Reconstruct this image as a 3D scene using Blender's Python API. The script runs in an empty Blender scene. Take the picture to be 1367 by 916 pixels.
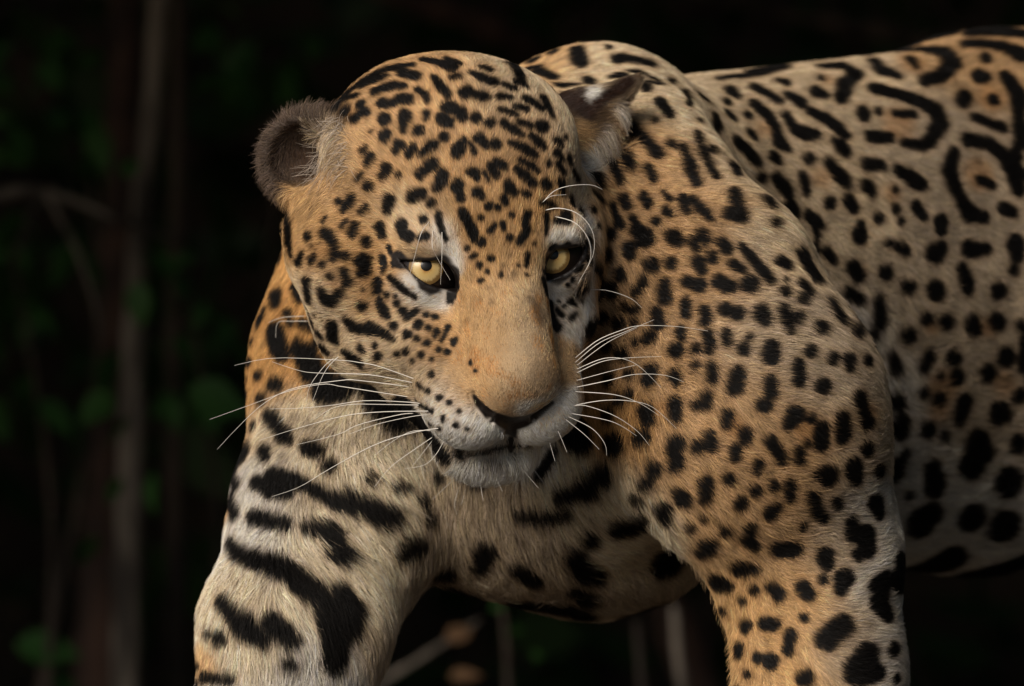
import bpy, bmesh, math, random
import numpy as np
from mathutils import Vector
from mathutils.bvhtree import BVHTree

rng = np.random.default_rng(7)
random.seed(7)
scene = bpy.context.scene
COL = scene.collection

# ------------------------------------------------------------------ camera, sky, sun, exposure
PX = 0.00058            # metres per photo pixel at the depth of the head
CAM_D, CAM_Z = 7.0, 0.52
cam_data = bpy.data.cameras.new('camera')
cam_data.sensor_width = 36.0
cam_data.lens = 36.0 * CAM_D / (1367 * PX)
cam_data.clip_start, cam_data.clip_end = 0.1, 500.0
cam_data.dof.use_dof = True
cam_data.dof.focus_distance = CAM_D - 0.14
cam_data.dof.aperture_fstop = 7.5
cam = bpy.data.objects.new('camera', cam_data)
cam.location = (0.0, -CAM_D, CAM_Z)
cam.rotation_euler = (math.radians(90), 0, 0)
COL.objects.link(cam)
scene.camera = cam

SUN_ELEV, SUN_AZ = 30.0, 211.0      # degrees; azimuth clockwise from +Y
world = bpy.data.worlds.new('World')
scene.world = world
world.use_nodes = True
wn = world.node_tree
wn.nodes.clear()
sky = wn.nodes.new('ShaderNodeTexSky')
sky.sky_type = 'NISHITA'
sky.sun_disc = False
sky.sun_elevation = math.radians(SUN_ELEV)
sky.sun_rotation = math.radians(SUN_AZ)
bg = wn.nodes.new('ShaderNodeBackground')
bg.inputs['Strength'].default_value = 0.05
wo = wn.nodes.new('ShaderNodeOutputWorld')
wn.links.new(sky.outputs[0], bg.inputs[0])
wn.links.new(bg.outputs[0], wo.inputs[0])

sun_data = bpy.data.lights.new('sun', 'SUN')
sun_data.energy = 4.2
sun_data.angle = math.radians(32)
sun_data.color = (1.0, 0.90, 0.78)
sun = bpy.data.objects.new('sun', sun_data)
az, el = math.radians(SUN_AZ), math.radians(SUN_ELEV)
sun_dir = Vector((math.sin(az) * math.cos(el), math.cos(az) * math.cos(el), math.sin(el)))
sun.rotation_euler = sun_dir.to_track_quat('Z', 'Y').to_euler()
COL.objects.link(sun)

vs = scene.view_settings
vs.view_transform = 'Standard'
vs.look = 'None'
vs.exposure = -0.05
vs.gamma = 1.0
vs.use_curve_mapping = False

# ------------------------------------------------------------------ helpers
def W(px, py, y):
    """Point that stands y metres behind the head's plane, seen at photo pixel (px, py)."""
    k = (CAM_D + y) / CAM_D
    return np.array([(px - 683.5) * PX * k, y, CAM_Z + (458 - py) * PX * k])

def unit(v):
    v = np.asarray(v, float)
    return v / np.linalg.norm(v)

# head frame: u = its left, v = up, w = forward out of the face
YAW, PITCH, ROLL = map(math.radians, (18, 35, 4))
_u, _v, _w = np.array([1., 0, 0]), np.array([0, 0, 1.]), np.array([0, -1., 0])
_w, _v = _w * math.cos(PITCH) - _v * math.sin(PITCH), _v * math.cos(PITCH) + _w * math.sin(PITCH)
_Rz = np.array([[math.cos(YAW), -math.sin(YAW), 0], [math.sin(YAW), math.cos(YAW), 0], [0, 0, 1]])
_Ry = np.array([[math.cos(ROLL), 0, -math.sin(ROLL)], [0, 1, 0], [math.sin(ROLL), 0, math.cos(ROLL)]])
HU, HV, HW = (_Ry @ _Rz @ a for a in (_u, _v, _w))
HEAD_O = W(653, 343, -0.13)
HR = np.stack([HU, HV, HW], 1)          # local -> world

def Hd(u, v, w):
    return HEAD_O + PX * (u * HU + v * HV + w * HW)

# ------------------------------------------------------------------ signed distance sculpt
PRIMS = []
def cap(a, ra, b, rb, k=40, op=1):
    PRIMS.append(('cap', op, k * PX, np.asarray(a, float), ra * PX, np.asarray(b, float), rb * PX))
def ell(c, r, R=None, k=40, op=1):
    PRIMS.append(('ell', op, k * PX, np.asarray(c, float), np.asarray(r, float) * PX, np.eye(3) if R is None else np.asarray(R)))
def hell(u, v, w, r, k=30, op=1, mirror=True, rot=None):
    """ellipsoid in head space, mirrored to both sides when u != 0"""
    for s in ((1, -1) if (mirror and u) else (1,)):
        R = HR
        if rot is not None:
            a = math.radians(rot) * s       # turn about head forward axis
            R = HR @ np.array([[math.cos(a), -math.sin(a), 0], [math.sin(a), math.cos(a), 0], [0, 0, 1]])
        ell(Hd(u * s, v, w), r, R, k, op)
def hcap(p, rp, q, rq, k=30, op=1):
    for s in ((1, -1) if (p[0] or q[0]) else (1,)):
        cap(Hd(p[0] * s, p[1], p[2]), rp, Hd(q[0] * s, q[1], q[2]), rq, k, op)

def prim_bounds(p):
    if p[0] == 'cap':
        r = max(p[4], p[6])
        lo, hi = np.minimum(p[3], p[5]) - r, np.maximum(p[3], p[5]) + r
    else:
        r = np.max(p[4])
        lo, hi = p[3] - r, p[3] + r
    m = p[2] + 0.012
    return lo - m, hi + m

def almond(q, a, bu, bl, top, tilt):
    """lens outline: corners at +-a, upper arc bu high, lower arc bl deep, heavy upper lid level at top"""
    ru, rl = (a * a + bu * bu) / (2 * bu), (a * a + bl * bl) / (2 * bl)
    d = np.maximum(np.hypot(q[..., 0], q[..., 1] - (bu - ru)) - ru, np.hypot(q[..., 0], q[..., 1] + (bl - rl)) - rl)
    return np.maximum(d, q[..., 0] * math.sin(tilt) + q[..., 1] * math.cos(tilt) - top)

def prim_eval(p, P):
    if p[0] == 'cap':
        a, ra, b, rb = p[3:7]
        ba = b - a
        L2 = max(ba @ ba, 1e-12)
        t = np.clip((P - a) @ ba / L2, 0, 1)
        return np.linalg.norm(P - a - t[..., None] * ba, axis=-1) - (ra + t * (rb - ra))
    if p[0] == 'lens':          # almond prism in front of an eye
        q = (P - p[3]) @ p[5]
        return np.maximum(almond(q, *p[6:11]), 6 * PX - q[..., 2])
    c, r, R = p[3:6]
    q = (P - c) @ R
    k0 = np.linalg.norm(q / r, axis=-1)
    k1 = np.linalg.norm(q / (r * r), axis=-1) + 1e-9
    return k0 * (k0 - 1) / k1

def combine(d, e, p):
    k = p[2]
    if p[1] > 0:
        h = np.clip(.5 + .5 * (d - e) / k, 0, 1)
        return d + (e - d) * h - k * h * (1 - h)
    e = -e
    h = np.clip(.5 - .5 * (d - e) / k, 0, 1)
    return d + (e - d) * h + k * h * (1 - h)

def sdf(P):
    d = np.full(len(P), 0.5)
    for p in PRIMS:
        lo, hi = prim_bounds(p)
        m = np.flatnonzero(((P > lo) & (P < hi)).all(1))
        if len(m):
            d[m] = combine(d[m], prim_eval(p, P[m]), p)
    return d

def surface(vox):
    lo = np.min([prim_bounds(p)[0] for p in PRIMS if p[1] > 0], 0) - vox
    hi = np.max([prim_bounds(p)[1] for p in PRIMS if p[1] > 0], 0) + vox
    n = np.ceil((hi - lo) / vox).astype(int) + 1
    D = np.full(n, 0.5, np.float32)
    ax = [lo[i] + vox * np.arange(n[i]) for i in range(3)]
    for p in PRIMS:
        a, b = prim_bounds(p)
        i0 = np.maximum(((a - lo) / vox).astype(int), 0)
        i1 = np.minimum(((b - lo) / vox).astype(int) + 2, n)
        if (i1 <= i0).any():
            continue
        sl = tuple(slice(i0[i], i1[i]) for i in range(3))
        G = np.stack(np.meshgrid(*(ax[i][sl[i]] for i in range(3)), indexing='ij'), -1)
        D[sl] = combine(D[sl], prim_eval(p, G), p)
    S = D < 0
    ids, pts, quads = [], [], []
    stride = np.array([n[1] * n[2], n[2], 1])
    for a in range(3):
        b, c = (a + 1) % 3, (a + 2) % 3
        s0 = [slice(None)] * 3; s1 = [slice(None)] * 3
        s0[a] = slice(0, -1); s1[a] = slice(1, None)
        X = np.argwhere(S[tuple(s0)] != S[tuple(s1)])
        Y = X.copy(); Y[:, a] += 1
        d0 = D[tuple(X.T)]; d1 = D[tuple(Y.T)]
        t = d0 / (d0 - d1)
        pos = lo + vox * X.astype(float)
        pos[:, a] += vox * t
        q = []
        for db, dc in ((0, 0), (-1, 0), (-1, -1), (0, -1)):
            C = X.copy(); C[:, b] += db; C[:, c] += dc
            cid = C @ stride
            q.append(cid); ids.append(cid); pts.append(pos)
        q = np.stack(q, 1)
        flip = ~S[tuple(X.T)]
        q[flip] = q[flip][:, ::-1]
        quads.append(q)
    ids = np.concatenate(ids); pts = np.concatenate(pts); quads = np.concatenate(quads)
    uq, inv = np.unique(ids, return_inverse=True)
    cnt = np.bincount(inv)
    V = np.stack([np.bincount(inv, pts[:, i]) / cnt for i in range(3)], 1)
    return V, np.searchsorted(uq, quads)

def sdf_grad(P, h=0.0012):
    g = np.stack([sdf(P + h * e) - sdf(P - h * e) for e in np.eye(3)], 1)
    return g / (np.linalg.norm(g, axis=1, keepdims=True) + 1e-12)

def project(P, it=2):
    for _ in range(it):
        d = sdf(P)
        P = P - np.clip(d, -.004, .004)[:, None] * sdf_grad(P)
    return P

# ---- trunk and legs (pixel x, pixel y, depth in metres; radii in pixels)
cap(W(640, 290, 0.04), 178, W(780, 290, 0.22), 205, 60)          # neck
cap(W(530, 330, 0.16), 145, W(545, 470, 0.21), 180, 60)          # right side of neck
ell(W(800, 250, 0.22), (165, 170, 195), None, 60)                # withers
cap(W(690, 560, 0.17), 190, W(800, 470, 0.28), 250, 60)          # chest
ell(W(700, 640, 0.16), (230, 200, 158), None, 60)                # brisket
ell(W(800, 680, 0.20), (170, 150, 140), None, 60)
cap(W(600, 420, 0.17), 180, W(640, 560, 0.16), 170, 60)          # throat
cap(W(800, 300, 0.08), 125, W(860, 560, 0.07), 140, 90)          # left side of neck
# barrel
cap(W(900, 325, 0.34), 230, W(1330, 244, 0.62), 202, 90)
cap(W(1330, 244, 0.62), 202, W(1750, 205, 1.0), 190, 90)
cap(W(880, 440, 0.31), 225, W(1300, 400, 0.58), 222, 90)
cap(W(1300, 400, 0.58), 222, W(1750, 330, 1.0), 190, 90)
cap(W(880, 560, 0.30), 215, W(1300, 560, 0.60), 198, 90)
cap(W(1300, 560, 0.60), 198, W(1750, 430, 1.0), 165, 90)
# left shoulder and foreleg (picture right)
cap(W(862, 215, 0.12), 95, W(938, 400, 0.03), 146, 70)
cap(W(938, 400, 0.03), 146, W(1000, 560, 0.0), 176, 60)
cap(W(1000, 560, 0.0), 176, W(1075, 740, 0.02), 122, 60)
cap(W(1075, 740, 0.02), 122, W(1096, 905, 0.0), 106, 40)
cap(W(1096, 905, 0.0), 106, W(1105, 1150, -0.02), 74, 40)
cap(W(1105, 1150, -0.02), 74, W(1105, 1290, -0.02), 66, 40)
# right shoulder and foreleg (picture left)
cap(W(510, 360, 0.23), 125, W(474, 500, 0.16), 130, 60)
cap(W(474, 500, 0.16), 130, W(448, 690, 0.10), 130, 60)
cap(W(448, 690, 0.10), 130, W(392, 840, 0.05), 116, 50)
cap(W(392, 840, 0.05), 116, W(318, 1120, 0.02), 90, 40)
cap(W(318, 1120, 0.02), 90, W(310, 1290, 0.0), 68, 40)
# forepaws
def paw(px, depth, fx, fy):
    k = (CAM_D + depth) / CAM_D
    c = W(px, 458, depth)
    f = unit((fx, fy, 0)); l = np.array([-f[1], f[0], 0])
    R = np.stack([f, l, [0, 0, 1]], 1)
    def at(a, b, z):
        q = c + PX * (a * f + b * l); q[2] = PX * z
        return q
    ell(at(20, 0, 52), (95, 78, 52), R, 30)
    for i, b in enumerate((-57, -20, 20, 57)):
        a = 92 if i in (1, 2) else 72
        ell(at(a, b, 34), (42, 25, 33), R, 12)
paw(1105, -0.03, -.45, -.9)
paw(310, -0.01, -.45, -.9)
# hindquarters, hind legs, tail
ell(W(1800, 330, 1.02), (250, 250, 240), None, 90)
for (x, y0, lateral) in ((1720, 0.95, 1), (1880, 1.22, -1)):
    cap(W(x, 400, y0), 165, W(x - 40, 700, y0 - .04), 105, 60)
    cap(W(x - 40, 700, y0 - .04), 95, W(x + 60, 930, y0 + .10), 60, 40)
    cap(W(x + 60, 930, y0 + .10), 60, W(x + 20, 1160, y0 + .06), 55, 30)
    paw(x + 10, y0 + .02, -.6, -.75)
tail = [W(1930, 220, 1.15), W(2080, 330, 1.3), W(2160, 560, 1.4), W(2190, 800, 1.45), W(2260, 950, 1.5)]
for i in range(4):
    cap(tail[i], 52 - 5 * i, tail[i + 1], 47 - 5 * i, 30)

# ---- head
hell(-14, 62, -128, (158, 118, 145), 40, mirror=False)      # cranium
hell(-14, 80, -165, (160, 102, 130), 40, mirror=False)     # nape
hell(-4, 44, -35, (96, 62, 82), 40, mirror=False)           # forehead
for s, o in ((1, -20), (-1, -20)):
    hell(128 * s + o, -50, -118, (86, 100, 116), 45, mirror=False)      # cheek and zygoma
    hell(108 * s + o, -155, -85, (66, 64, 95), 45, mirror=False)        # jowl
hell(80, 36, -8, (46, 26, 40), 22)                          # brow
hell(88, -46, -6, (46, 34, 36), 22)                         # cheekbone under the eye
hell(98, -112, -20, (62, 60, 70), 40)                       # front of the cheek
hcap((0, -4, 20), 58, (-3, -90, 138), 51, 34)                # bridge of the nose
hell(-4, -98, 146, (55, 42, 40), 16)                         # nose pad
hell(45, -150, 124, (57, 52, 58), 18)                       # whisker pad
hcap((64, -108, 40), 60, (52, -135, 100), 56, 26)           # side of muzzle
hell(-6, -234, 84, (66, 49, 50), 16)                        # chin
hcap((74, -185, -10), 50, (26, -222, 66), 42, 24)           # lower jaw

# eyes: lids round the ball, almond opening cut through them
EYE_R = 46.0
EYES = []
for s in (1, -1):
    c = Hd(89 if s > 0 else -84, -15 if s > 0 else -20, -8)
    e3 = unit(HU * s * .16 + HV * .42 + HW * .88)
    lat = unit(HU * s - e3 * (HU @ e3) * s)
    up = np.cross(e3, lat) * s
    tilt = math.radians(30)
    e1 = lat * math.cos(tilt) + up * math.sin(tilt)
    e2 = up * math.cos(tilt) - lat * math.sin(tilt)
    EYES.append((c, e1, e2, e3))
    R = np.stack([e1, e2, e3], 1)
    ell(c, (54, 51, 51), R, 16)
    PRIMS.append(('lens', -1, 3 * PX, c, (EYE_R + 8) * PX, R, 42 * PX, 25 * PX, 11 * PX, 19 * PX, tilt))

# ears
ax = unit((-.42, -.88, .05)); up = unit(np.array([0, 0, 1.]) - ax * ax[2]); sd = np.cross(up, ax)
ER = np.stack([sd, up, ax], 1)
ec = W(416, 211, -0.075)
ell(ec, (74, 66, 46), ER, 16)
ell(W(452, 208, -0.06), (48, 44, 40), ER, 20)
cap(W(425, 235, -0.05), 48, W(500, 250, -0.03), 60, 30)
ell(ec + ax * 34 * PX + up * 2 * PX - sd * 6 * PX, (46, 46, 54), ER, 10, -1)
# the other ear is turned back: its convex side shows
eb, et = W(778, 168, 0.02), W(852, 106, 0.035)
cap(eb, 46, et, 9, 14)
cap(W(740, 190, 0.01), 48, eb, 46, 26)
bk = unit((.55, .45, -.70))
cap(eb + bk * 44 * PX, 34, et + bk * 14 * PX, 7, 8, -1)
# ------------------------------------------------------------------ coat markings and some painted shade
# Each tile: x0, y0, magnification, strokes. A stroke is a chain of x,y,r discs;
# prefix w = white patch, b = dark brown, f = faint brown mark, or painted shade in the crease behind the shoulder, o = ochre patch (inside of a rosette).
TILES = [  # black strokes left of the muzzle: jaw patch plus painted jowl shadow
(0, 0, 1.0, """w545,380,7 570,394,10 595,402,7/w588,303,6 600,328,8 608,358,7/w742,322,7 765,322,6/w737,377,7 745,385,8 762,370,4/w783,300,3 787,360,3 784,420,5 774,462,3/w565,560,12 600,575,18 640,588,18 662,592,12/
w702,590,12 738,562,14 768,522,6/w700,547,6 722,540,4/w615,628,14 655,632,18 700,628,16/w790,215,6 797,235,5/480,512,9 510,528,15 535,546,17 556,566,13 572,588,7/500,545,14 530,570,14/1215,772,20 1290,768,22 1367,750,22/688,800,7 738,804,7 790,815,7/600,785,6 640,790,5/840,822,7 880,812,7/f648,622,8 664,626,8"""),
(330, 50, 4.557, """560,330,18 700,255,22 850,200,22 1000,170,18/690,300,18 780,260,25 840,240,15/930,215,30 1030,240,30/770,335,22 880,295,32 950,295,18/
545,400,18 620,370,22 670,350,12/820,400,32 880,405,28 920,380,35 980,375,35/490,390,30 540,350,15/600,450,35/690,405,30/655,495,25 720,450,32/830,495,42/835,592,42/
960,480,42 945,560,22/1040,565,36/1085,455,22 1080,485,18/1030,315,18 1080,345,22 1095,385,15/1130,240,18 1170,300,32 1215,350,25/1060,135,18 1150,150,25 1250,180,38/
1210,130,18 1280,165,20/1240,245,15 1290,235,20/1330,335,45/1210,420,35 1245,450,25/1180,490,40 1225,520,32/1295,455,35 1310,490,25/1195,605,32/1280,680,48 1320,620,20/
1135,650,30 1055,710,25/1010,665,28 980,715,24/925,655,38 905,685,25/740,730,35 720,765,20/720,660,12 690,690,12/845,795,38 820,835,28/920,830,20/1130,770,40 1050,825,32/
1195,835,38 1165,880,32/1285,900,30/670,860,18 690,820,12/735,890,28/1350,820,20/750,575,10/o640,460,20"""),
(600, 50, 4.557, """10,165,35/10,245,15 60,240,18/130,215,15 200,250,32 280,275,28/330,285,18 390,310,20/85,335,32 140,345,30 215,360,32/300,360,22 370,365,20/310,435,18 370,455,22 400,465,18/
400,415,15 470,435,20/455,365,18 510,395,25 560,430,22/570,370,22 600,430,20 630,485,15/10,430,40/60,460,40/155,490,38/245,520,36/330,520,25 390,560,30 440,595,20/
420,510,18 490,535,22/560,540,45/10,510,20/185,610,38 215,650,30/280,645,38/375,640,20 420,660,20 490,690,30 525,720,15/500,600,22 550,640,28 575,670,18/40,690,42 90,620,20/
125,640,12 150,700,18/655,625,25 675,660,15/430,740,20 485,770,28 530,810,18/280,760,25 330,780,28/245,770,20 285,835,28/145,820,35 160,855,22/210,810,10 235,870,12/
415,800,20 460,840,28 510,890,25/600,765,18/655,700,22 680,735,18/660,770,18 690,815,22/725,730,18 735,765,15/750,810,18 780,870,18/580,890,35/670,885,22/55,890,30/360,900,35/
700,610,15/190,180,15 250,200,20/380,170,38 420,220,30 450,290,22/400,270,15 470,300,15/545,220,50 620,250,52/480,90,45 520,80,25/620,50,38/780,85,50 800,150,55/850,270,45/995,250,25/
1020,140,35 1060,130,35 1150,150,28 1240,175,25/970,65,25/1200,310,40/1290,400,38 1340,470,38/1350,280,25/1255,510,22/1110,540,42 1160,590,35 1220,660,38 1270,720,42/
b690,345,35 760,380,55 850,460,50/b900,410,40 1020,320,40 1100,265,35 1165,225,22/b800,330,25/1085,730,35 1105,790,35/1000,780,28 1035,850,30/1215,800,28 1250,860,25/905,860,38/1350,660,30"""),
(340, 240, 4.557, """200,170,22 205,260,30 205,340,28 215,400,18 225,460,12/690,35,32/560,150,30 590,110,22 530,185,18/670,160,22 630,200,15/505,135,22/550,255,15 525,285,12/425,235,12 405,260,10/
810,120,42 800,180,32/950,105,35 1010,80,35/1075,140,30/1030,240,30/1100,50,30 1140,15,30/1230,45,38/1250,105,32/1350,75,35/1270,195,35 1295,255,30 1325,330,32/
1120,200,15 1125,270,18 1150,330,14 1170,365,10/890,275,38 900,320,28 945,345,30/1040,340,25 1005,350,18/755,290,38 770,335,25/590,320,32 600,280,22/670,375,35/545,465,26/320,345,25/
420,320,30 450,340,35 485,400,22 480,450,28 470,475,20/o410,430,38/345,495,24 365,470,18/410,515,22/350,400,10/265,500,30 290,450,14/625,490,30 660,490,45 660,545,45 640,570,30/
765,470,22 785,520,22 780,555,15/745,620,32 740,680,32/315,620,35 325,700,28 325,735,22/460,585,25/535,550,25 560,620,28 545,650,20/410,680,28 420,730,28 470,740,32 515,690,25/o490,640,45/
650,765,32/800,700,18/855,710,14/755,750,28 790,800,35/810,410,18 825,440,15/645,670,14/f895,420,14/1290,410,15/1330,465,22/870,755,20/905,800,26/840,890,28/955,820,22 985,795,18/1045,820,20/
1000,880,25/1090,835,15/360,822,12/820,590,15 870,640,18 930,690,14 980,715,10/850,510,22 900,510,24/1200,700,30 1190,740,20/1360,380,15"""),
(600, 240, 4.557, """170,80,40 190,100,25/370,55,38 395,75,25/465,85,32/495,15,25/590,30,35/330,110,25 345,140,20/240,160,25/298,170,22/385,210,16/190,230,20/325,270,18 330,300,12/250,310,20 275,275,14/
475,205,28 460,250,20 470,300,22 450,340,25 430,375,25/365,350,24/140,330,26 140,365,15/195,380,30/105,410,14/140,465,18 165,455,10/250,475,22/180,520,16/190,610,16/225,555,10/f330,530,20/310,580,14/
f385,580,22/415,515,10/f375,455,10/475,450,15 465,510,14/470,580,10/510,380,12/f240,655,14/560,135,22 605,140,28 640,165,15/680,20,28 690,70,20/740,110,22 750,155,22/700,210,28 720,250,25 650,245,18/
800,190,20 805,250,20/585,210,15 590,280,12 580,330,8/f685,320,12 660,340,10/825,375,15 825,410,12/850,340,8 865,400,10/830,470,15 850,500,15/770,410,15 740,440,22 720,500,20 670,550,20 610,570,16 570,555,10/
565,600,16 590,680,20 610,760,22 630,860,28 660,900,25/800,530,20 770,555,15/755,610,15/725,640,15/820,640,25 790,675,20/770,710,14/735,745,22 760,765,14/705,780,14/670,745,10/660,790,12 690,830,14/
740,850,18 770,830,12/800,740,10/f190,725,8/f260,745,8/f95,860,10/f500,720,30 560,850,35/905,20,35 925,50,20/870,80,18 905,115,22 930,150,15/880,190,25/905,285,20/980,340,36/
1000,170,28 1015,215,20 1030,270,32 1050,290,20/1065,120,32 1090,165,28/1040,20,22/1180,100,28 1215,155,28/1250,10,22/1310,80,12 1350,130,18/1325,195,30 1350,225,20/1265,258,28/
1120,240,25 1140,290,30 1190,340,35 1225,375,35/1110,410,35 1105,450,38/945,440,25 960,480,25/905,540,22 905,570,18/1240,520,38 1255,550,25/1040,560,25 1055,605,25/1190,600,22 1195,645,22/1145,680,28/
1000,660,25 1005,705,28/895,690,35/1320,640,25 1325,730,38/1080,765,22/1145,785,24/940,845,35/1265,810,30 1280,870,35/1045,880,35/870,880,30/1140,870,18/1350,340,28/1360,500,30"""),
(400, 420, 5.696, """20,80,35 80,100,35 140,150,25 170,180,15/240,90,50 245,170,50 280,215,20/350,40,28 400,90,45 440,110,35 530,115,50 600,130,35 660,165,25 710,195,12/710,90,35/810,155,35 840,150,22/900,85,35/
895,185,25/980,105,22/1040,130,22 1020,165,15/970,215,28/1125,100,20 1100,150,15 1070,195,12/1170,205,25 1190,185,14/1050,270,22/1115,285,25/920,315,28/1000,340,20/855,355,18/740,300,25/810,285,30/
600,320,36/570,237,20/460,260,30 480,280,20/335,285,22 390,325,38 440,360,30 470,400,20/130,210,22 170,255,28 215,300,18/f800,420,22/f660,450,15/f715,445,12/f540,400,30/1005,455,28/1300,365,14/1335,430,12/
f905,405,8/f1070,350,10/f1045,515,10/905,540,12 940,570,10/975,585,20/1055,635,24/1130,670,20/1215,740,16/880,655,13 930,690,14/1000,735,18/1090,785,17/1190,840,18/1265,865,14/1000,845,14/1065,875,14/
1040,15,20/820,20,28 850,5,20/670,10,28/970,10,18/420,540,40 520,540,45 600,600,50 650,680,60 760,700,50 840,780,45 890,860,40/600,690,50 700,740,50 820,850,30/480,600,40 560,640,50"""),
(500, 540, 4.557, """330,40,12 300,15,10/415,85,13/515,45,12/490,125,13/395,150,13/555,148,12/f460,190,10/f530,220,10/250,80,25 300,150,26 370,225,18 420,280,9/f340,280,24/180,150,40/100,130,40/
470,295,6 560,310,7 680,290,8 780,270,11 860,260,9 940,255,5/f715,350,32 750,375,26/395,475,30/380,430,20/1000,455,30 1030,400,34 1080,320,32 1110,290,20/1190,200,50 1230,250,45/130,525,26 200,520,26/
290,600,38/335,715,38/20,690,60 80,720,60 150,720,30/200,890,60 260,860,40/900,690,32 1000,700,36 1100,705,36 1190,670,32/1150,580,35 1220,550,45 1330,530,60/f470,620,30/f700,590,30/f620,730,25/f890,830,25/660,880,36"""),
(770, 305, 3.002, """135,25,28/280,40,38 240,10,20/220,85,30 225,110,20/395,40,30 410,60,22/115,105,25/305,148,26/178,180,18 182,205,18/270,210,18/245,250,20/145,240,20 150,270,18/85,270,25/80,160,20/360,225,20 362,285,25/
385,140,22/475,60,18 485,85,14/505,30,18 525,55,14/550,120,24/490,140,24 505,170,18/445,215,22 495,230,28/565,215,22 600,230,25 630,240,18/585,60,18 610,90,15/630,145,16 670,170,14/
665,75,14 710,130,18 750,180,18 785,215,14/700,230,36/820,135,20 850,155,16/840,210,8/905,105,25 935,165,22 965,210,22/840,255,18/905,225,12 940,265,14/910,285,22/1000,95,18 1030,130,16/
1110,160,32 1130,190,25/1090,255,22 1140,285,20/1020,300,14 1050,355,16 1070,385,10/1215,290,22 1215,370,28/1125,420,30 1190,425,22/1240,180,28/1330,235,32/1330,430,32/1260,510,15 1280,575,22/
1165,535,20/f1165,600,12/1280,700,35/1300,780,30 1290,830,20/200,310,14/243,320,18/108,362,22/325,340,22 330,385,22/175,385,24/240,380,14/45,420,30 50,390,20/125,475,22/297,438,28/240,458,15/
440,300,18 440,345,18/515,330,20 520,370,22/530,430,20 545,485,20/425,415,20 430,440,15/600,330,28/650,345,28/605,425,18 610,460,15/745,345,32 765,375,22/695,442,12/675,485,25/
830,330,20 850,380,20 865,415,12/895,362,20/985,405,26/785,485,32 785,515,32/405,492,30/485,485,18/483,553,15/185,510,28/300,570,28 290,610,25/400,590,24 405,615,18/550,560,18 550,610,20/
530,680,22 530,710,18/645,590,30 645,640,32/485,710,18/895,550,22 895,610,24/940,500,24/1030,525,24/1095,530,25 1095,560,20/780,620,28 785,660,26/755,710,30/990,635,30/400,700,26 400,755,24/
610,745,22 612,785,18/285,735,35 290,770,28/880,750,38 855,785,25/945,765,16/985,800,25 985,860,28/1065,770,32 1070,830,32/1135,680,24 1165,780,26/680,820,25 680,850,22/540,830,24 545,880,22/490,880,25/
785,860,28 815,895,22/405,870,35 385,900,25/265,845,30/1165,885,25/160,870,45/930,860,14/130,610,20/210,590,20/212,670,18/170,700,22/130,755,24/895,895,22/640,890,24/20,800,30 30,870,40/
o920,800,50/o640,790,40/o350,720,30/o1180,740,30/f1112,480,6 1135,590,7 1160,690,7"""),
(910, 305, 3.002, """1020,100,40 1040,85,30/1150,85,30 1220,85,22/870,75,22 900,90,20/830,60,18/715,30,35/1040,5,25/1340,65,35 1345,110,25/1125,160,20 1145,220,26 1150,250,22/1020,245,38/1270,250,35/f1215,178,14/1335,165,22/
985,360,24/1060,375,32/1165,370,30 1175,405,28/1265,375,35/1085,520,32/1100,600,32/1030,600,14/990,515,22 970,560,18/1300,515,38/1225,580,35/970,665,20/1030,685,25/1130,700,32 1110,760,26/1270,740,45/1350,670,28/
985,810,30/1050,830,18/1180,870,60 1200,890,50/1345,860,35/f1300,610,15/1360,390,20/f880,310,12/o1040,640,70/o1220,400,40/o1290,620,50/o1030,730,50/o1000,400,30/o710,170,30"""),
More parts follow.
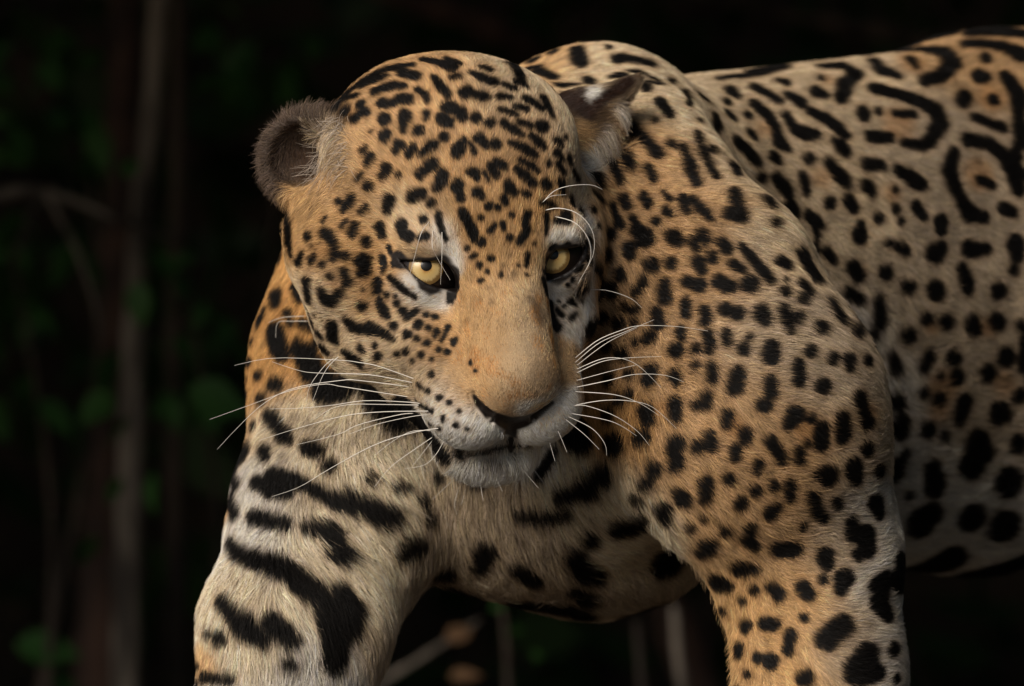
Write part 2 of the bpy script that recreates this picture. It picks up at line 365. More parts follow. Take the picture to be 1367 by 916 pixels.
(910, 0, 3.002, """270,290,18 450,260,20 660,205,22 870,160,25 1060,125,30/1160,118,30 1366,112,36/1150,142,22 1366,138,30/690,198,14 870,176,18 1060,146,22/150,320,12 300,305,18 420,275,18 560,235,22 650,210,12/720,190,18 840,165,28 960,150,28 1080,115,35/1160,115,25 1250,110,35 1366,115,40/15,385,20 30,420,14/70,385,14 100,405,12/200,370,28 220,390,15/
185,415,18/185,455,16 210,480,12/140,510,30 135,470,18/75,490,12/65,540,12 80,600,16 110,660,18 140,710,15/125,610,16/10,600,15 40,680,22 65,740,16/10,800,20 25,850,14/50,800,12 90,850,16 120,885,12/
215,570,20 260,610,24 300,655,20/210,670,22 225,700,20/265,465,20/275,535,15 295,555,12/290,420,18 350,470,22 380,520,20 390,575,28 420,600,18/290,355,16 340,380,18 390,410,16/420,335,20 390,330,10/
430,385,18 480,415,22/515,450,18 580,480,22 630,520,24 665,550,15/420,470,18 450,520,20 500,540,28 540,545,20/540,370,25 575,385,14/560,320,14/560,275,14 650,270,22 700,300,28 660,340,28 640,395,28/
640,590,30 660,615,20/610,570,14/365,630,18 385,650,12/770,250,20 800,285,25 870,310,15/860,215,12 960,200,22 1060,220,32 1090,255,35 1040,310,28 970,335,22/920,245,20 940,275,12/
770,360,25 870,385,22 950,410,24 1020,450,30 1040,500,30 990,570,28 960,590,18 890,575,16/730,460,30/790,450,14/860,460,14 930,465,16/760,555,25 830,555,22/1195,310,30 1220,315,22/1135,395,32 1130,410,30/
1250,405,24/1170,475,15 1220,495,15 1290,520,15/1300,310,24 1350,380,35 1350,450,25 1360,540,30/1140,185,18 1200,180,18 1290,190,22 1360,220,35/1220,235,22/
1145,565,25 1230,580,24 1290,630,28 1330,690,35 1350,760,30/1090,620,25 1070,690,28 1110,790,22 1150,860,30 1210,875,22/1290,840,25 1330,855,20/1195,725,18 1240,745,16/f1190,650,14/
745,665,28 800,670,20/740,750,22 765,780,15/870,685,20 920,720,28 960,745,25/855,765,14/860,840,18/880,890,14/940,830,22 970,870,18/1040,890,30/790,880,20/510,645,24/585,660,18 630,710,25 660,740,20/
485,710,20 500,770,18/595,820,22/670,810,28 690,840,20/530,880,20 550,905,20/380,720,25 420,770,25 435,795,15/320,720,18/345,810,26 360,835,18/445,860,25/380,905,18/215,780,25 225,830,22 250,880,18 190,860,20/
720,905,18/o920,260,60/o870,500,70/o1190,700,70/o1240,400,60/o560,720,40/o840,780,40/o330,520,40/o590,330,30"""),
(910, 610, 3.002, """15,170,32/110,110,28 100,170,22/195,95,24/240,188,24/310,30,22 305,60,14/300,142,24/375,118,20/440,120,22 435,170,20/405,10,20/475,5,20/220,5,18/365,225,28 385,210,18/590,75,40/560,70,25/690,45,38 700,85,25/
850,50,42 790,55,25/525,165,20 540,215,28 565,245,20/625,183,24/775,190,38 790,225,25/490,285,14/f690,155,12/185,300,24/110,365,38 90,385,25 140,350,18/285,280,18 270,330,26 300,355,20/50,285,16/95,250,10/
685,260,25 690,310,30 740,310,35 745,370,32 710,390,25/395,370,32 450,375,30/580,400,38 590,430,25/570,490,18/655,490,38 640,530,25/240,450,32 295,455,24/150,510,38 190,520,25/295,540,18/250,585,14/170,625,20/
370,530,22 395,560,22/490,530,32 510,555,25/265,680,22 260,700,15/340,672,26 380,675,22/235,770,20 230,800,15/495,645,16/440,720,26 430,775,22/305,810,18/360,825,32/580,730,40 650,680,45 600,760,20/
790,520,40 820,480,25 790,580,40 825,640,25/f760,680,16/850,775,25/750,790,45 700,860,50 770,860,45/500,890,35/265,875,12/f340,740,10/860,890,15/1000,50,35 1010,110,45/1160,30,55/1310,95,60/
960,250,65 1000,220,45/910,150,15/1160,235,55/1290,270,65/1080,400,65 930,440,50/880,420,35/10,390,28"""),
(455, 610, 3.002, """20,190,40 100,215,35 200,260,40 160,280,20/120,100,22/325,185,20/355,265,20/250,400,30 300,375,26/20,410,40/560,440,28 610,385,22 550,385,15/430,465,26 380,470,18/720,450,26 790,490,20/
900,160,28 990,135,30 1060,80,45/1010,330,28/950,400,40 980,450,40 1030,470,28/1110,280,30 1180,270,35 1235,250,28/1235,110,28/1265,50,28 1260,80,20/1205,172,24/1310,210,32 1315,250,22/1300,420,60 1350,380,40/
40,640,55 20,700,60/f700,570,25 850,580,25/1000,560,30 940,530,20/1350,30,30/f730,340,20/1360,150,20"""),
(0, 610, 3.002, """970,15,30/915,60,14 915,100,10/948,118,24/930,180,24 940,240,24/1030,110,28 1080,140,30 1150,150,25/1090,80,30 1180,100,30 1240,130,25 1310,170,25 1360,190,30/1020,250,30 1080,265,32 1150,280,22/
1240,295,25 1320,310,40 1350,330,30/925,355,22 950,400,30 1040,430,38 1130,460,45 1180,490,35 1250,550,45/1340,400,28/890,590,25 930,640,28 980,690,50 1050,745,25/1090,670,38 1130,710,42 1180,745,28/880,740,28/
838,720,12/795,845,15/820,890,20 920,900,20/1330,640,60 1340,720,45 1340,840,40 1355,580,60/1160,840,25/f1215,190,20/f940,515,14/1320,50,28/1060,5,20/f1130,15,18/900,330,12"""),
(0, 305, 3.002, """1097,20,12/1110,55,12 1105,75,10/1125,140,12 1135,110,8/1105,195,20/1105,275,28 1105,305,24/1042,268,14/1050,205,10/1030,360,18 1015,390,12/1100,420,36 1115,480,38 1130,515,28/1015,458,12/1000,540,20/1035,595,20/
985,670,18 990,690,14/1050,690,22/1105,635,30/940,760,14 940,780,12/985,760,16/1018,800,16/955,825,10/1085,760,28 1110,800,28 1140,840,32 1160,860,15/f1185,770,18/f1240,800,20/f1315,825,20/970,890,35/1060,900,25/
1240,890,32 1270,900,28/1195,480,25 1185,500,20/1150,345,16/1165,385,14/1210,530,25 1250,590,45 1310,600,35 1300,660,50 1360,650,50/1005,310,10/985,460,10/1180,240,15 1195,290,14/955,610,8"""),
]  # broad black strokes also darken the lower edge of the belly

# coat ground colours (linear albedo); D, H, U and N carry painted shade
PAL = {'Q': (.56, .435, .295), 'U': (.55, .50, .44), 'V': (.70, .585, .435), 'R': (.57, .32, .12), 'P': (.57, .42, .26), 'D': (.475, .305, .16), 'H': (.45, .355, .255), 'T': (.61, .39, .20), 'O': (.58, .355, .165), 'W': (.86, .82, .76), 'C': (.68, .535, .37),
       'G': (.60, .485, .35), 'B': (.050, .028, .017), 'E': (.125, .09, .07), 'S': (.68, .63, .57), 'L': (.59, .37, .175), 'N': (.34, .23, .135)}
# x, y, colour, hair direction on screen (x right, y down), hair length mm, reach px
FLOW = [
# face; N paints the shaded side of the nose, picture right
(690,500,'P',-.05,-1,3.5,45),(650,470,'O',-.25,-1,3.5,45),(640,510,'O',-.5,-.9,3.5,35),(710,450,'P',.1,-1,3.5,40),(702,518,'N',.1,-1,3.5,36),(722,495,'N',.2,-1,3.5,34),(705,547,'S',.1,-.9,2.5,16),
(660,545,'T',-.2,-.9,2.5,14),(655,420,'O',-.2,-1,4,45),(690,400,'P',.05,-1,4.5,45),(725,420,'N',.25,-.9,3.5,22),(660,350,'L',-.05,-1,6,50),(665,290,'L',0,-1,7,55),(620,300,'L',-.3,-1,7,50),(700,290,'L',.2,-1,7,50),
(640,220,'T',-.1,-1,6.5,60),(560,220,'T',-.5,-.8,7,60),(700,200,'T',.45,-.9,7,60),(600,130,'T',-.15,-1,8,60),(520,140,'T',-.55,-.6,8,60),(680,130,'C',.4,-.8,8,60),(750,180,'C',.6,-.8,8,45),
(480,240,'T',-.8,-.3,8,50),(440,320,'L',-1,.1,8,50),(500,330,'L',-.9,-.1,8,50),(545,290,'C',-.6,-.6,7,40),(590,310,'W',-.5,-.8,6,22),(605,345,'W',-.4,-.9,5,18),(570,395,'W',-.7,.4,5,20),(590,402,'W',-.5,.5,5,16),
(545,385,'S',-.8,.3,6,22),(500,400,'L',-.9,.25,8,45),(440,400,'C',-.95,.25,8,45),(480,450,'C',-.85,.5,8,45),(540,430,'C',-.8,.4,7,40),(580,450,'T',-.7,.2,6,35),(600,430,'L',-.5,-.2,5,30),
(530,480,'C',-.8,.5,8,40),(560,510,'C',-.8,.5,6,30),(590,540,'W',-.7,.6,6,30),(620,570,'W',-.5,.8,6,30),(650,590,'W',-.2,.9,5,28),(570,570,'W',-.7,.7,7,25),(610,520,'L',-.7,.1,4,28),
(715,575,'W',.5,.8,5,28),(750,545,'W',.7,.6,5,26),(762,510,'L',.6,.1,4,22),(775,500,'W',.8,.3,4,12),(740,480,'O',.4,-.6,3.5,25),
(640,635,'W',-.1,1,14,40),(610,625,'C',-.5,.9,14,25),(690,630,'W',.2,1,14,40),(720,610,'W',.4,.8,8,22),
(745,380,'W',.5,.6,5,18),(735,390,'W',.3,.7,4,14),(745,320,'W',.5,-.6,5,18),(770,340,'S',.7,-.1,6,18),(770,400,'S',.7,.5,7,20),(780,300,'W',.6,-.4,7,18),(770,250,'C',.6,-.7,8,25),(785,220,'W',.5,-.8,11,16),
(760,430,'S',.5,.5,6,18),(785,420,'W',.6,.6,8,12),(730,270,'L',.4,-.8,7,28),
# ears; B in the left ear's hollow paints its shade
(360,190,'E',-.8,-.2,13,26),(380,155,'E',-.3,-1,12,22),(420,155,'E',.2,-.9,13,24),(440,185,'C',-.6,.3,18,18),(425,178,'C',-.4,.4,18,10),(398,212,'B',.1,.6,6,34),(375,240,'E',-.6,.5,13,20),(450,215,'C',-.8,.3,20,18),(395,262,'L',-.3,.9,12,18),(355,215,'E',-.9,.2,13,20),
(440,240,'T',-.5,.5,13,24),(455,160,'B',.3,-.7,7,16),(420,265,'L',-.6,.5,12,20),
(760,140,'B',.6,-.5,6,26),(790,128,'W',.8,-.3,6,11),(830,115,'B',.8,-.5,6,22),(775,175,'L',.6,.1,7,16),(795,160,'B',.7,-.2,6,22),(830,150,'S',.5,.7,14,13),(812,180,'S',.3,.9,16,13),(800,200,'W',.1,1,16,16),(850,104,'B',.8,-.5,4,12),
# hump and neck behind the head
(720,80,'T',.7,-.3,9,60),(800,90,'C',.9,-.1,9,60),(860,110,'C',.9,.2,10,50),(860,200,'T',.8,.5,11,60),(900,150,'C',.9,.4,10,50),(820,250,'T',.7,.6,11,50),
# left shoulder; D and H put the light falloff into the coat colour
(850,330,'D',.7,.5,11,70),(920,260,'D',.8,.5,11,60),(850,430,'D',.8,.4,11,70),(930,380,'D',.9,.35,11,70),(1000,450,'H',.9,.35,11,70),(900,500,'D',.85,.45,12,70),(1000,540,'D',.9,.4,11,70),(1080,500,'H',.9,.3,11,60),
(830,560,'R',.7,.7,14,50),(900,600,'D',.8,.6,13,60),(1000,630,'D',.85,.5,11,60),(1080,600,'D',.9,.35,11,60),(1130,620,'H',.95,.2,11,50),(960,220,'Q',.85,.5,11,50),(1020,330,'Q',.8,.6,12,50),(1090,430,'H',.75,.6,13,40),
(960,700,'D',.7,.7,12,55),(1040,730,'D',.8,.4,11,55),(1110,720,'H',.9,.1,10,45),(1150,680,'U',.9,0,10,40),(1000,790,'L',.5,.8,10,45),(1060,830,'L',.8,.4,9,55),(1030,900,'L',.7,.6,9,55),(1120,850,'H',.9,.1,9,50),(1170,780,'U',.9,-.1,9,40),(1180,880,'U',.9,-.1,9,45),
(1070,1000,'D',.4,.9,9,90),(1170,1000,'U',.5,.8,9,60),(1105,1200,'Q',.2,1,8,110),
# flank; D, H and U are darkened in place of weaker light
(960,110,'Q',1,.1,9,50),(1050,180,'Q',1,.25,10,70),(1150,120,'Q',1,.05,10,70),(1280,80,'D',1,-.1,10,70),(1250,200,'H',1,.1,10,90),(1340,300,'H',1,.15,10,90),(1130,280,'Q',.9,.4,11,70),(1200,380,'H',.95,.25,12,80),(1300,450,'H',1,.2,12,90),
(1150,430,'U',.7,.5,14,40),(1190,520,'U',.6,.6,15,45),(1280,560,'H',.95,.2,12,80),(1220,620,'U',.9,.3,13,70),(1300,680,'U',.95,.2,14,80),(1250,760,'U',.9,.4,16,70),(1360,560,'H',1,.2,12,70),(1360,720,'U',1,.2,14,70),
# throat, chest, brisket; H paints the shadow below the head
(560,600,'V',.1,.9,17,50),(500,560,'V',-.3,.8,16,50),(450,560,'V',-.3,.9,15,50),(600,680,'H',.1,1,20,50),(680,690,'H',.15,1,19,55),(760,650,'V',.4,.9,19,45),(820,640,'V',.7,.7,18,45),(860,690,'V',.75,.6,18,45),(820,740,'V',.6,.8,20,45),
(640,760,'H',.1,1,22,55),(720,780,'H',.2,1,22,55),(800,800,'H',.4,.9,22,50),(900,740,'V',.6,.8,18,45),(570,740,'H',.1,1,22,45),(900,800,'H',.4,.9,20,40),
# right shoulder and foreleg
(370,330,'R',-.2,.9,10,35),(360,420,'R',-.2,1,10,45),(340,500,'R',-.15,1,10,45),(400,480,'R',-.2,1,12,45),(380,560,'V',-.1,1,12,50),(330,580,'T',-.2,1,10,35),(430,640,'V',.2,1,14,55),(350,650,'S',-.1,1,12,50),(500,640,'V',.4,.8,18,45),
(303,670,'R',-.2,1,9,16),(340,710,'S',0,1,13,50),(420,720,'V',.45,.8,19,50),(500,700,'V',.6,.7,22,50),(320,770,'V',0,1,13,40),(420,800,'V',.3,.9,20,45),(500,780,'V',.6,.7,22,45),(330,860,'V',-.1,1,15,45),(420,890,'S',.2,1,18,55),(500,850,'H',.5,.8,20,35),(275,880,'T',-.2,1,11,22),
(330,1000,'S',0,1,12,90),(320,1200,'V',0,1,9,110),
]
BARE = [((633,529,3),(640,540,5),(652,552,7),(665,559,8),(682,566,12),(700,562,9),(718,552,6),(737,538,3)), ((682,575,9),(682,590,5),(682,602,3))]
GROOVES = [((632,527,4),(641,543,6),(652,553,6)), ((738,536,4),(726,548,6),(715,556,6)), ((652,557,3),(682,584,4),(715,558,3)), ((682,584,4),(682,602,3)),
           ((574,588,2),(600,602,3),(650,607,4),(690,603,4),(724,592,2))]
# ------------------------------------------------------------------ build the animal's surface
FUR = 1.0                 # share of the full hair count

def pixel_ray(px, py):
    return unit(W(px, py, 0.0) - np.array(cam.location))

def make_bvh(V, F):
    return BVHTree.FromPolygons([tuple(v) for v in V], [tuple(f) for f in F])

def hit(bvh, px, py):
    """First point of the animal seen at a photo pixel, or the nearest one when the pixel lies just off its outline."""
    o = Vector(cam.location)
    d = Vector(pixel_ray(px, py))
    p, n, i, t = bvh.ray_cast(o, d)
    if p is not None:
        return np.array(p)
    best = None
    for y in np.linspace(-.2, 1.0, 25):
        q = o + d * ((y + CAM_D) / d.y)
        r = bvh.find_nearest(q)
        if best is None or r[3] < best[0]:
            best = (r[3], np.array(r[0]))
    return best[1]

V0, Q0 = surface(0.006)
bvh = make_bvh(V0, Q0)
for g in GROOVES:
    pts = [hit(bvh, x, y) for x, y, r in g]
    for i in range(len(g) - 1):
        cap(pts[i], g[i][2], pts[i + 1], g[i + 1][2], 4, -1)

V1, Q1 = surface(0.004)
bm = bmesh.new()
vs_ = [bm.verts.new(v) for v in V1]
for q in Q1:
    if len(set(q)) == 4:
        try:
            bm.faces.new([vs_[i] for i in q])
        except ValueError:
            pass
bm.verts.ensure_lookup_table()
# finer mesh on the front of the head and the ears
face_c = Hd(0, -70, 60)
def in_face(p):
    return np.linalg.norm(p - face_c, axis=1) < 185 * PX
fine = in_face(V1)
bm.verts.index_update()
es = [e for e in bm.edges if fine[e.verts[0].index] and fine[e.verts[1].index]]
bmesh.ops.subdivide_edges(bm, edges=es, cuts=2, use_grid_fill=True)
bmesh.ops.triangulate(bm, faces=[f for f in bm.faces if len(f.verts) > 4])
bm.verts.index_update()
VP = np.array([v.co for v in bm.verts])
m = np.flatnonzero(np.linalg.norm(VP - Hd(0, -40, -20), axis=1) < 330 * PX)
VP[m] = project(VP[m])
bm.verts.ensure_lookup_table()
for i in m:
    bm.verts[i].co = VP[i]
body_me = bpy.data.meshes.new('jaguar_body')
bm.to_mesh(body_me)
bm.free()
body_me.calc_loop_triangles()
nt = len(body_me.loop_triangles)
TRI = np.empty(nt * 3, np.int32); body_me.loop_triangles.foreach_get('vertices', TRI); TRI = TRI.reshape(-1, 3)
NV = len(body_me.vertices)
VP = np.empty(NV * 3); body_me.vertices.foreach_get('co', VP); VP = VP.reshape(-1, 3)
a, b, c = VP[TRI[:, 0]], VP[TRI[:, 1]], VP[TRI[:, 2]]
FN = np.cross(b - a, c - a)
AREA = np.linalg.norm(FN, axis=1) / 2
FN /= (2 * AREA[:, None] + 1e-15)
VN = np.zeros((NV, 3))
for k in range(3):
    for ax_ in range(3):
        VN[:, ax_] += np.bincount(TRI[:, k], FN[:, ax_] * AREA, NV)
VN /= np.linalg.norm(VN, axis=1, keepdims=True) + 1e-12
if (VN[np.argmin(VP[:, 1])] @ np.array([0, -1, 0])) < 0:
    body_me.flip_normals(); FN, VN = -FN, -VN
bvh = make_bvh(VP, TRI)

# ------------------------------------------------------------------ coat as a function on that surface
FLAT = np.array([1, .35, 1])
def noise3(P, freq, seed, octaves=2):
    r = np.random.default_rng(seed)
    out = np.zeros(len(P))
    amp = 1.0
    for o in range(octaves):
        for _ in range(5):
            k = r.normal(size=3) * freq * (1.9 ** o)
            out += amp * np.sin(P @ k + r.uniform(0, 6.28))
        amp *= .55
    return out / 2.2

STROKES = {'k': [], 'f': [], 'o': [], 'b': [], 'w': []}
for x0, y0, mag, text in TILES:
    for st in text.replace('\n', '').split('/'):
        st = st.strip()
        if not st:
            continue
        kind = 'k'
        if st[0] in 'fobw':
            kind, st = st[0], st[1:]
        pts = []
        for tok in st.split():
            x, y, r = (float(v) for v in tok.split(','))
            h = hit(bvh, x0 + x / mag, y0 + y / mag)
            pts.append((h * FLAT, (r / mag + ((1.5 if mag > 4 else 2.6) if kind == 'k' else 0)) * PX * (CAM_D + h[1]) / CAM_D))
        if len(pts) == 1:
            pts = pts * 2
        for p, q in zip(pts[:-1], pts[1:]):
            if abs(p[0][1] - q[0][1]) > .08 * .35:
                STROKES[kind] += [(p[0], p[1], p[0], p[1], 1), (q[0], q[1], q[0], q[1], 1)]
            else:
                STROKES[kind].append((p[0], p[1], q[0], q[1], 1))

def seen(p):
    d = Vector(p) - Vector(cam.location)
    px = 683.5 + p[0] / (PX * (CAM_D + p[1]) / CAM_D)
    py = 458 - (p[2] - CAM_Z) / (PX * (CAM_D + p[1]) / CAM_D)
    if not (-10 < px < 1375 and -10 < py < 925):
        return False
    h = bvh.ray_cast(Vector(cam.location), d.normalized())
    return h[0] is not None and (h[0] - Vector(p)).length < .03
# rosettes and spots where the picture does not show them
spots = []
cand = rng.choice(nt, 4500, p=AREA / AREA.sum())
for t in cand:
    p = VP[TRI[t]].mean(0)
    leg = p[2] < .36
    gap = .034 if leg else .062
    if p[2] < .03 or (spots and np.linalg.norm(np.array(spots) - p, axis=1).min() < gap):
        continue
    if seen(p):
        continue
    spots.append(p)
    n = FN[t]
    e = unit(np.cross(n, rng.normal(size=3))); f = np.cross(n, e)
    if leg or n[2] < -.5:
        STROKES['k'].append((p, rng.uniform(.007, .012), p + e * .008, .008, 0))
    else:
        R = rng.uniform(.017, .024); a0 = rng.uniform(0, 6.28)
        m_ = int(rng.integers(3, 6)); el_ = rng.uniform(.75, 1.3)
        for j in range(m_):
            aa = [a0 + j * 6.283 / m_ + rng.uniform(-.25, .25) + dd * 3.2 / m_ for dd in (0, .5, 1)]
            rr_ = R * rng.uniform(.85, 1.15)
            g = [p + rr_ * (el_ * math.cos(z) * e + math.sin(z) * f) for z in aa]
            w_ = rng.uniform(.0045, .0085, 3)
            STROKES['k'] += [(g[0], w_[0], g[1], w_[1], 0), (g[1], w_[1], g[2], w_[2], 0)]
        if rng.random() < .5:
            STROKES['k'].append((p, .004, p + e * .004, .003, 0))

def stroke_dist(P, strokes):
    """nearest signed distance to any stroke"""
    d = np.full(len(P), .05)
    PF = P * FLAT
    order = np.argsort(P[:, 0])
    xs = P[order, 0]
    for a, ra, b, rb, flat in strokes:
        m = max(ra, rb) + .008
        i0, i1 = np.searchsorted(xs, (min(a[0], b[0]) - m, max(a[0], b[0]) + m))
        idx = order[i0:i1]
        Q = (PF if flat else P)[idx]
        s = (Q[:, 2] > min(a[2], b[2]) - m) & (Q[:, 2] < max(a[2], b[2]) + m)
        idx, Q = idx[s], Q[s]
        if not len(idx):
            continue
        ba = b - a
        t = np.clip((Q - a) @ ba / max(ba @ ba, 1e-12), 0, 1)
        d[idx] = np.minimum(d[idx], np.linalg.norm(Q - a - t[:, None] * ba, axis=1) - (ra + t * (rb - ra)))
    return d

def lens_dist(P):
    d = np.full(len(P), .05)
    for (c, e1, e2, e3), p in zip(EYES, [p for p in PRIMS if p[0] == 'lens']):
        m = np.flatnonzero(np.linalg.norm(P - c, axis=1) < 75 * PX)
        q = (P[m] - c) @ p[5]
        l = almond(q, *p[6:11])
        d[m] = np.where(q[:, 2] > 0, l, .05)
    return d

BARE3 = []
for st in BARE:
    pts = [(hit(bvh, x, y) * FLAT, r * PX) for x, y, r in st]
    BARE3 += [(p[0], p[1], q[0], q[1], 1) for p, q in zip(pts[:-1], pts[1:])]

F_POS = np.array([hit(bvh, f[0], f[1]) * FLAT for f in FLOW])
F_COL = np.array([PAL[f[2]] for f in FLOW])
F_DIR = np.array([unit((f[3], .25 if f[0] > 850 else 0, -f[4])) for f in FLOW])
F_LEN = np.array([f[5] for f in FLOW]) * .001
F_REA = np.array([f[6] for f in FLOW]) * PX

def ground(P, N):
    """coat ground colour, hair direction and length"""
    col = np.empty((len(P), 3)); dr = np.empty((len(P), 3)); ln = np.empty(len(P))
    fp = F_POS.astype(np.float32); f2 = (fp * fp).sum(1)
    c1 = (1 / (2 * (.55 * F_REA) ** 2)).astype(np.float32)
    table = np.concatenate([F_COL, F_DIR, F_LEN[:, None]], 1).astype(np.float32)
    for i in range(0, len(P), 40000):
        q = (P[i:i + 40000] * FLAT).astype(np.float32)
        d2 = np.maximum((q * q).sum(1)[:, None] + f2 - 2 * q @ fp.T, 0)
        w = np.exp(-d2 * c1) + 4e-7 / (d2 + 4e-3) ** 1.0
        n = N[i:i + 40000]
        base = np.where(n[:, 2:3] < -.35, np.array(PAL['W']), np.where(n[:, 2:3] > .4, np.array(PAL['T']), np.array(PAL['C'])))
        wd = 1e-3
        tot = w.sum(1, keepdims=True) + wd
        r = w @ table
        col[i:i + 40000] = (r[:, :3] + wd * base) / tot
        dr[i:i + 40000] = (r[:, 3:6] + wd * np.array([.6, .6, -.5])) / tot
        ln[i:i + 40000] = (r[:, 6] + wd * .011) / tot[:, 0]
    return col, dr, ln

def coat(P, col, jitter, length):
    warp = np.stack([noise3(P, 260, s, 2) for s in (1, 2, 3)], 1) * (1.0 * PX)
    Q = P + warp + rng.normal(size=P.shape) * jitter
    var = 1 + .10 * noise3(P, 60, 11, 2)[:, None] + .05 * noise3(P, 300, 12, 1)[:, None]
    col = col * var
    def soft(d, w):
        t = np.clip(.5 - d / w, 0, 1)
        return (t * t * (3 - 2 * t))[:, None]
    w = soft(stroke_dist(Q, STROKES['w']) - .001, .010) * .85
    col = col * (1 - w) + np.array((.87, .83, .78)) * w
    o = soft(stroke_dist(Q, STROKES['o']), .012) * .55
    col = col * (1 - o) + np.array((.40, .20, .07)) * o
    f = soft(stroke_dist(Q, STROKES['f']), .008) * .65
    col = col * (1 - f) + np.array((.075, .04, .022)) * f
    dk = stroke_dist(Q, STROKES['k']) - np.clip(length - .009, 0, .014) * .12
    halo = np.clip(1 - np.abs(dk) / .004, 0, 1)[:, None] * .30
    col = col * (1 - halo * np.array((.25, .5, .7)))
    f = soft(stroke_dist(Q, STROKES['b']), .005)
    col = col * (1 - f) + np.array((.030, .015, .010)) * f
    k = soft(dk, .0022)
    col = col * (1 - k) + np.array((.0055, .0046, .0042)) * k
    ld = lens_dist(P)
    e = soft(ld - (8 + 3 * noise3(P, 200, 5)) * PX, 6 * PX)
    col = col * (1 - e) + np.array((.012, .008, .007)) * e
    bare = np.clip(.5 - stroke_dist(P, BARE3) / .0015, 0, 1)
    return np.clip(col, .003, .9), k[:, 0], bare, ld

def new_mat(name):
    m = bpy.data.materials.new(name)
    m.use_nodes = True
    m.node_tree.nodes.clear()
    return m, m.node_tree.nodes, m.node_tree.links

def simple_mat(name, color, rough=.6, spec=.5, coat_w=0.0):
    m, N, L = new_mat(name)
    o = N.new('ShaderNodeOutputMaterial'); b = N.new('ShaderNodeBsdfPrincipled')
    b.inputs['Base Color'].default_value = (*color, 1)
    b.inputs['Roughness'].default_value = rough
    b.inputs['Specular IOR Level'].default_value = spec
    b.inputs['Coat Weight'].default_value = coat_w
    b.inputs['Coat Roughness'].default_value = .03
    L.new(b.outputs[0], o.inputs[0])
    return m

# skin
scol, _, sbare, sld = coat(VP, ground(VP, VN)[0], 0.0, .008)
scol *= np.clip(.95 - ground(VP, VN)[2] * 40, .5, .68)[:, None]
bm_ = sbare[:, None]
scol = scol * (1 - bm_) + np.array((.009, .006, .005)) * bm_
at_ = body_me.attributes.new('coat', 'FLOAT_COLOR', 'POINT')
at_.data.foreach_set('color', np.concatenate([scol, np.ones((NV, 1))], 1).astype(np.float32).ravel())
at_ = body_me.attributes.new('wet', 'FLOAT', 'POINT')
at_.data.foreach_set('value', np.maximum(sbare, np.clip((4 * PX - sld) / (3 * PX), 0, 1)).astype(np.float32))
body_me.polygons.foreach_set('use_smooth', np.ones(len(body_me.polygons), bool))
skin, N, L = new_mat('jaguar_skin')
o = N.new('ShaderNodeOutputMaterial'); b = N.new('ShaderNodeBsdfPrincipled')
ca = N.new('ShaderNodeAttribute'); ca.attribute_name = 'coat'
wa = N.new('ShaderNodeAttribute'); wa.attribute_name = 'wet'
mr = N.new('ShaderNodeMapRange'); mr.inputs['To Min'].default_value = .9; mr.inputs['To Max'].default_value = .38
nz = N.new('ShaderNodeTexNoise'); nz.inputs['Scale'].default_value = 900; nz.inputs['Detail'].default_value = 3
bp = N.new('ShaderNodeBump'); bp.inputs['Strength'].default_value = .35; bp.inputs['Distance'].default_value = .0008
L.new(nz.outputs[0], bp.inputs['Height']); L.new(bp.outputs[0], b.inputs['Normal'])
L.new(ca.outputs['Color'], b.inputs['Base Color']); L.new(wa.outputs['Fac'], mr.inputs['Value']); L.new(mr.outputs[0], b.inputs['Roughness'])
L.new(b.outputs[0], o.inputs[0])
body_me.materials.append(skin)
jaguar = bpy.data.objects.new('jaguar', body_me)
COL.objects.link(jaguar)
jaguar['label'] = 'spotted golden jaguar walking with lowered head, black rosettes and yellow eyes'
jaguar['category'] = 'jaguar'

# ------------------------------------------------------------------ fur
cen = VP[TRI].mean(1)
fx = 683.5 + cen[:, 0] / PX
near = (FN[:, 1] < .30) & (fx < 1560) & (cen[:, 2] > .20)
_, _, tl = ground(cen, FN)
dens = np.where(near, np.clip(9.0 / (tl * 1000 + 1.0), .55, 2.2), .12) * 1e6 * FUR
expect = dens * AREA
cnt = np.floor(expect + rng.random(nt)).astype(int)
T = np.repeat(np.arange(nt), cnt)
r1, r2 = np.sqrt(rng.random(len(T))), rng.random(len(T))
w0, w1, w2 = (1 - r1)[:, None], (r1 * (1 - r2))[:, None], (r1 * r2)[:, None]
P = VP[TRI[T, 0]] * w0 + VP[TRI[T, 1]] * w1 + VP[TRI[T, 2]] * w2
Nn = VN[TRI[T, 0]] * w0 + VN[TRI[T, 1]] * w1 + VN[TRI[T, 2]] * w2
Nn /= np.linalg.norm(Nn, axis=1, keepdims=True) + 1e-12
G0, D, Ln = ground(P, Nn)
ld = lens_dist(P)
D = D + np.stack([noise3(P, 110, 21 + s, 2) for s in range(3)], 1) * .16 + rng.normal(size=P.shape) * .13
D -= Nn * (D * Nn).sum(1, keepdims=True)
D /= np.linalg.norm(D, axis=1, keepdims=True) + 1e-9
Ln = Ln * rng.uniform(.65, 1.2, len(Ln)) * (1 + .15 * noise3(P, 80, 31, 1))
Ln *= np.clip((ld / PX - 2) / 12, .45, 1)
lift = np.clip(.30 + .013 * Ln * 1000, .3, .55) * rng.uniform(.7, 1.3, len(Ln))
